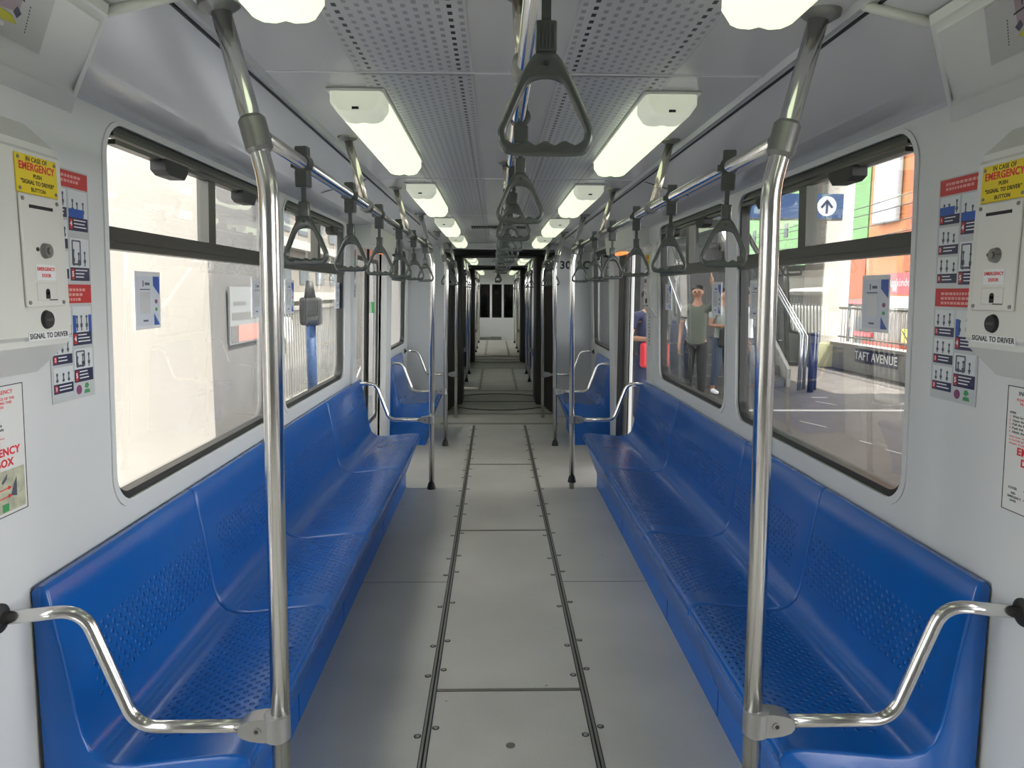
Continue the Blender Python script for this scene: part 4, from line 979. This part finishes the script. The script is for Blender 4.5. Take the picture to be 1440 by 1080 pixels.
for ya, yb, za, zb, mm in ((42.2, 46.6, .95, 1.15, m_red), (42.3, 44.4, -.95, -.7, m_redtext), (36.0, 38.0, .5, .9, m_yel), (44.4, 44.8, -2.0, .8, m_cream)): MB().box(21.85, 22.02, ya, yb, za, zb).build('shop_panel', mm, r)
r = empty('shop_sign', mw=wall_frame(1, 30.2, 1.0, 0)); r.matrix_world.translation = Vector((21.84, 40.8, 1.55)); tag(r, 'bright red shop sign board over the street', 'sign')
LMB().box(0, 3.4, 0, 1.15, -.1, 0).build('board', mat('sign_red', (.32, .02, .03), .5), r); text('Dunkindonuts', .58, bpy.data.materials['billboard_white'], r, 1.7, .62, .01, bold=.02)
LMB().box(0, 3.4, -.75, -.1, -.1, 0).build('lower_board', bpy.data.materials['billboard_white'], r)
r = empty('street_post', (19, 33, -5)); tag(r, 'white street post with a striped yellow panel past the railing', 'post')
MB().tube([(19, 33.0, -5), (19, 33.0, 3.0)], .13, 12).build('post_shaft', bpy.data.materials['billboard_white'], r)
pn = MB().box(18.85, 18.9, 32.95, 33.65, -.65, -.05).build('warning_panel', m_yellow, r)
MB().prism([(33.0, -.6), (33.15, -.6), (33.6, -.2), (33.6, -.08)], lambda y, z: Vector((18.84, y, z)), lambda y, z: Vector((18.85, y, z))).build('black_stripe', m_black, pn)
b = MB()
for (xa, ya, xb, yb) in ((4.93, 11.3, 5.15, 11.25), (4.80, 10.85, 4.95, 10.5), (3.85, 9.15, 4.0, 8.75), (4.05, 7.45, 4.15, 7.1), (4.0, 7.9, 4.05, 7.75)):
    b.prism([(xa, ya-.03), (xb, yb-.03), (xb, yb+.03), (xa, ya+.03)], lambda x, y: Vector((x, y, -.03)), lambda x, y: Vector((x, y, -.026)))
b.box(3.2, 7.3, 9.95, 10.08, -.03, -.027)
tag(b.build('trim_platform', mat('floor_marking', (.45, .44, .42), .6)), kind='structure')
for i, (y, x, z, a_) in enumerate(((0, 16, 4.6, 1.1), (0, 16, 4.0, .7), (0, 17, 3.55, .5), (0, 17, 3.3, .9), (0, 18, 2.9, .3))):
    pts = [(x, 14+k*3.5, z+1.4-a_*.12*k*(1)+.02*(k-5)**2) for k in range(12)]
    tag(MB().tube(pts, .022, 6).build('overhead_wire', m_wirem), 'black overhead wire crossing behind the right upper pane, %s from the top' % ORD[i], 'wire', 'overhead wires over the street')

# ------------------------------------------------------------------ outside, left
m_wwall = mat('white_render', (0.26, 0.242, 0.225), 0.8, var=.04, scale=2); m_gwall = mat('grey_render', (0.095, 0.092, 0.092), .8, var=.1, scale=2)
b = MB().box(-2.9, -2.15, 3.2, 5.45, -.5, 4.5); tag(b.build('pillar', m_wwall), 'broad white painted pillar right outside the nearest left window', 'pillar')
b = MB().box(-3.3, -2.9, 2.0, 9.05, -.5, 3.6); tag(b.build('wall_trackside', m_gwall), kind='structure')
b = MB().box(-9.5, -1.7, 8.6, 16, 4.8, 5.0); tag(b.build('ceiling_sun_blocker', m_gwall), kind='structure')  # unseen roof added to keep the sun off the fence
b = MB().box(-2.9, -2.15, 14.2, 20, -.5, 4.5); tag(b.build('pillar', m_wwall), 'white painted pillar seen through the glass past the left door', 'pillar')
r = empty('notice_board', mw=wall_frame(-1, 8.0, 1.0, 0)); r.matrix_world.translation = Vector((-2.89, 7.85, 1.02)); tag(r, 'faded grey and red notice board on the grey wall outside', 'notice board')
LMB().box(0, .95, 0, .62, 0, .02).build('board', mat('board_grey', (.16, .165, .17), .6), r); LMB().box(.25, .92, .02, .2, .02, .025).build('red_panel', mat('board_red', (.42, .16, .14), .6), r)
LMB().box(.03, .24, .02, .2, .02, .025).box(.06, .85, .26, .34, .02, .022).box(.1, .5, .42, .46, .02, .022).build('pale_panel', m_gwall, r)
r = empty('fence', (-3.2, 12, 0)); tag(r, 'pale vertical bar fence outside the second left window', 'fence')
for k in range(40): MB().box(-3.21, -3.19, 9.15+k*.14, 9.17+k*.14, -.5, 1.32).build('fence_bar', mat('fence_paint', (.27, .26, .24), .6) if k == 0 else bpy.data.materials['fence_paint'], r)
MB().box(-3.23, -3.17, 9.1, 14.7, 1.30, 1.36).box(-3.23, -3.17, 9.1, 14.7, -.1, -.04).build('fence_rail', bpy.data.materials['fence_paint'], r)
r = empty('signal_post', (-2.85, 11.2, -.42)); tag(r, 'blue post with a dark equipment head standing before the fence', 'post')
MB().tube([(-2.85, 11.2, -.45), (-2.85, 11.2, 1.10)], .075, 12).build('post_shaft', mat('post_blue', (.02, .05, .13), .6), r)
MB().box(-3.0, -2.68, 11.1, 11.3, 1.08, 1.5, .05, 3).tube([(-2.85, 11.2, 1.5), (-2.85, 11.2, 1.75)], [.09, .05], 12).build('equipment_head', m_rubber, r)
r = facade('building', -20, 24, 62, -6, 16, mat('beige_block', (.17, .152, .135), .8, var=.1, scale=.5), 'beige apartment block beyond the fence on the left', 1, 1, m_win, .1, .1)
for j in range(7):
    MB().box(-12.3, -11.4, 24, 62, -5+j*3.0, -4.5+j*3.0).build('balcony_slab', m_conc, r)
    for i in range(9): MB().box(-12.02, -11.95, 25+i*4.1, 27.2+i*4.1, -4.0+j*3.0, -2.4+j*3.0).build('window', m_win, r)
r = empty('parked_vehicle', (-7.5, 21, -.4)); tag(r, 'white vehicle roof showing over the fence', 'vehicle')
MB().box(-8.4, -6.6, 17.5, 24, -.1, .75, .12, 3).build('body', m_white, r); MB().box(-8.2, -6.8, 18.2, 23.2, .7, 1.25, .15, 3).build('cabin', m_white, r)
MB().box(-6.79, -6.77, 18.5, 23, .8, 1.12).build('side_glass', m_win, r)
for y in (18.7, 22.6): MB().tube([(-6.75, y, -.08), (-6.55, y, -.08)], .34, 20).build('wheel', m_rubber, r)

# ------------------------------------------------------------------ people on the platform
def skin_mesh(name, chains, m_, parent, root_i=0, sub=2):
    """chains: list of lists of (co, radius); points with equal coords are shared"""
    verts, rad, edges, idx = [], [], [], {}
    for ch in chains:
        pv = None
        for co, r_ in ch:
            k = tuple(round(c, 4) for c in co)
            if k not in idx: idx[k] = len(verts); verts.append(co); rad.append(r_)
            i = idx[k]
            if pv is not None and pv != i: edges.append((pv, i))
            pv = i
    me = bpy.data.meshes.new(name); me.from_pydata(verts, edges, []); me.materials.append(m_)
    o = bpy.data.objects.new(name, me); C.objects.link(o); o.parent = parent
    md = o.modifiers.new('skin', 'SKIN'); md.use_smooth_shade = True
    for i, r_ in enumerate(rad):
        q_ = r_ if isinstance(r_, tuple) else (r_, r_)
        me.skin_vertices[0].data[i].radius = q_
    me.skin_vertices[0].data[root_i].use_root = True
    sb = o.modifiers.new('sub', 'SUBSURF'); sb.levels = sub; sb.render_levels = sub
    return o
def person(x, y, yaw, H, label, shirt, pants, step=0.0, arms='down', bag=None, strapc=None, hair=m_hair, stripes=False):
    root = empty('person', (x, y, -.03)); root.rotation_euler = (0, 0, yaw); root.scale = (H/1.70,)*3
    tag(root, label, 'person')
    # figure faces local -Y, 1.70 tall
    hipz, shz = .90, 1.40
    L, Rr_ = (.09, step*.5), (-.09, -step*.5)
    pel = (0, 0, .93)
    body = [[(pel, (.112, .082)), ((0, 0, 1.08), (.105, .075)), ((0, .01, 1.25), (.130, .090)), ((0, .015, 1.38), (.10, .075)), ((0, .005, 1.46), .052), ((0, -.005, 1.53), .05)]]
    legs = []
    for sx, dy in ((1, -step*.35), (-1, step*.35)):
        legs.append([(pel, (.112, .082)), ((sx*.09, 0, .86), .088), ((sx*.095, dy*.45-.02, .48), .058), ((sx*.10, dy+.02, .10), .036), ((sx*.105, dy+.02, .05), .036), ((sx*.115, dy-.11, .035), .033)])
    body += legs
    arm_pts = []
    for sx in (1, -1):
        sh = (sx*.175, .01, 1.385)
        if arms == 'down' or sx < 0 and arms == 'raise':
            el, wr, dr = (sx*.225, .03, 1.10), (sx*.235, -.05, .86), Vector((0, -.15, -1))
        elif arms == 'raise':
            el, wr, dr = (sx*.30, -.12, 1.52), (sx*.22, -.22, 1.74), Vector((-.1*sx, -.2, 1))
        else:
            el, wr, dr = (sx*.23, .02, 1.12), (sx*.10, -.26, 1.12), Vector((-.5*sx, -1, .1))
        arm_pts.append((sh, el, wr)); dr.normalize(); w_ = Vector(wr); palm = w_+dr*.055
        side = dr.cross(Vector((1, 0, 0))).normalized() if abs(dr.x) < .9 else Vector((0, 1, 0))
        body.append([((0, .015, 1.38), (.10, .075)), (sh, .052), (el, .038), (wr, .026), (tuple(palm), (.034, .018))])
        for i, ln in enumerate((.055, .065, .06, .048)):
            o0 = palm+side*(.027-.018*i)+dr*.02
            body.append([(tuple(palm), (.034, .018)), (tuple(o0+dr*.02), .0085), (tuple(o0+dr*(.02+ln*.6)+Vector((0, -.006, 0))), .008), (tuple(o0+dr*(.02+ln)+Vector((0, -.018, 0))), .007)])
        th = w_+dr*.02; body.append([(wr, .026), (tuple(th+side*.03), .011), (tuple(th+side*.045+dr*.035), .009)])
    # head as part of the same chain
    body.append([((0, -.005, 1.53), .05), ((0, -.012, 1.565), (.062, .07)), ((0, -.008, 1.62), (.074, .088)), ((0, 0, 1.665), (.066, .08))])
    body.append([((0, -.008, 1.62), (.074, .088)), ((0, -.100, 1.603), .012)])
    for sx in (1, -1): body.append([((0, -.008, 1.62), (.074, .088)), ((sx*.082, .004, 1.605), (.012, .018))])
    skin_mesh('body', body, m_skin, root)
    for sx in (1, -1): LMB().disc((sx*.030, -.078, 1.618), (0, -1, 0), .012, .020, 10).build('eye', m_hair, root)
    LMB().box(-.022, .022, -.092, -.070, 1.566, 1.574).build('mouth', mat('lips', (.25, .08, .07), .5) if 'lips' not in bpy.data.materials else bpy.data.materials['lips'], root)
    skin_mesh('hair', [[((0, .050, 1.57), (.088, .070)), ((0, .028, 1.655), (.102, .100)), ((0, -.040, 1.700), (.085, .050))]], hair, root)
    skin_mesh('shirt', [[((0, 0, .78), (.168, .130)), ((0, 0, 1.08), (.142, .108)), ((0, .01, 1.25), (.158, .115)), ((0, .015, 1.40), (.115, .090)), ((0, .008, 1.445), .062)]]
              + [[((0, .015, 1.40), (.115, .090)), (sh, .070), (tuple((Vector(sh)*.35+Vector(el)*.65)), .056)] for sh, el, wr in arm_pts], shirt, root)
    skin_mesh('trousers', [[((0, 0, .97), (.142, .112)), ((sx*.09, 0, .84), .104), ((sx*.095, dy*.45-.02, .48), .075), ((sx*.10, dy+.02, .12), .056)] for sx, dy in ((1, -step*.35), (-1, step*.35))], pants, root)
    for sx, dy in ((1, -step*.35), (-1, step*.35)):
        skin_mesh('shoe', [[((sx*.105, dy+.03, .05), (.045, .05)), ((sx*.11, dy-.06, .038), .042), ((sx*.118, dy-.15, .030), (.038, .03))]], m_white if sx > 0 else m_white, root)
    if strapc:
        LMB().tube(spline([(-.11, -.125, 1.10), (-.10, -.125, 1.30), (-.085, -.06, 1.46), (-.09, .08, 1.44), (-.10, .13, 1.3)]), .020, 8).tube(spline([(.11, -.125, 1.10), (.10, -.125, 1.30), (.085, -.06, 1.46), (.09, .08, 1.44), (.10, .13, 1.3)]), .020, 8).build('backpack_strap', strapc, root)
        LMB().box(-.14, .14, .11, .26, 1.02, 1.42, .05, 3).build('backpack', strapc, root)
    if bag: LMB().box(-.17, .17, -.26, -.13, .78, 1.08, .04, 3).tube(spline([(-.13, -.2, 1.06), (0, -.22, 1.25), (.13, -.2, 1.06)]), .012, 8).build('bag', bag, root)
    return root
m_tee = mat('white_cloth', (.72, .72, .74), .8); m_greyp = mat('grey_cloth', (.16, .17, .19), .8); m_jean = mat('denim', (.06, .08, .12), .8); m_navyc = mat('navy_cloth', (.02, .025, .06), .8)
m_stripe = mat('striped_cloth', (.30, .33, .30), .8); m_redb = mat('red_bag', (.55, .02, .03), .5); m_black_c = mat('black_cloth', (.03, .03, .03), .8)
person(4.06, 11.9, 1.1, 1.66, 'person in white T-shirt and grey backpack walking on the platform', m_tee, m_greyp, .5, 'down', strapc=m_greyp)
person(3.60, 11.7, 0.3, 1.68, 'person in striped top and wide jeans standing with a bag on the platform', m_stripe, m_jean, .15, 'hold', bag=m_black_c)
person(2.93, 10.8, -0.4, 1.72, 'person in olive top holding one arm up, left of the striped one', mat('olive_cloth', (.10, .11, .085), .8), m_black_c, .1, 'raise')
person(1.75, 8.6, 0.2, 1.66, 'person in dark navy clothes with a red bag outside the open right door', m_navyc, m_navyc, .1, 'hold', bag=m_redb)
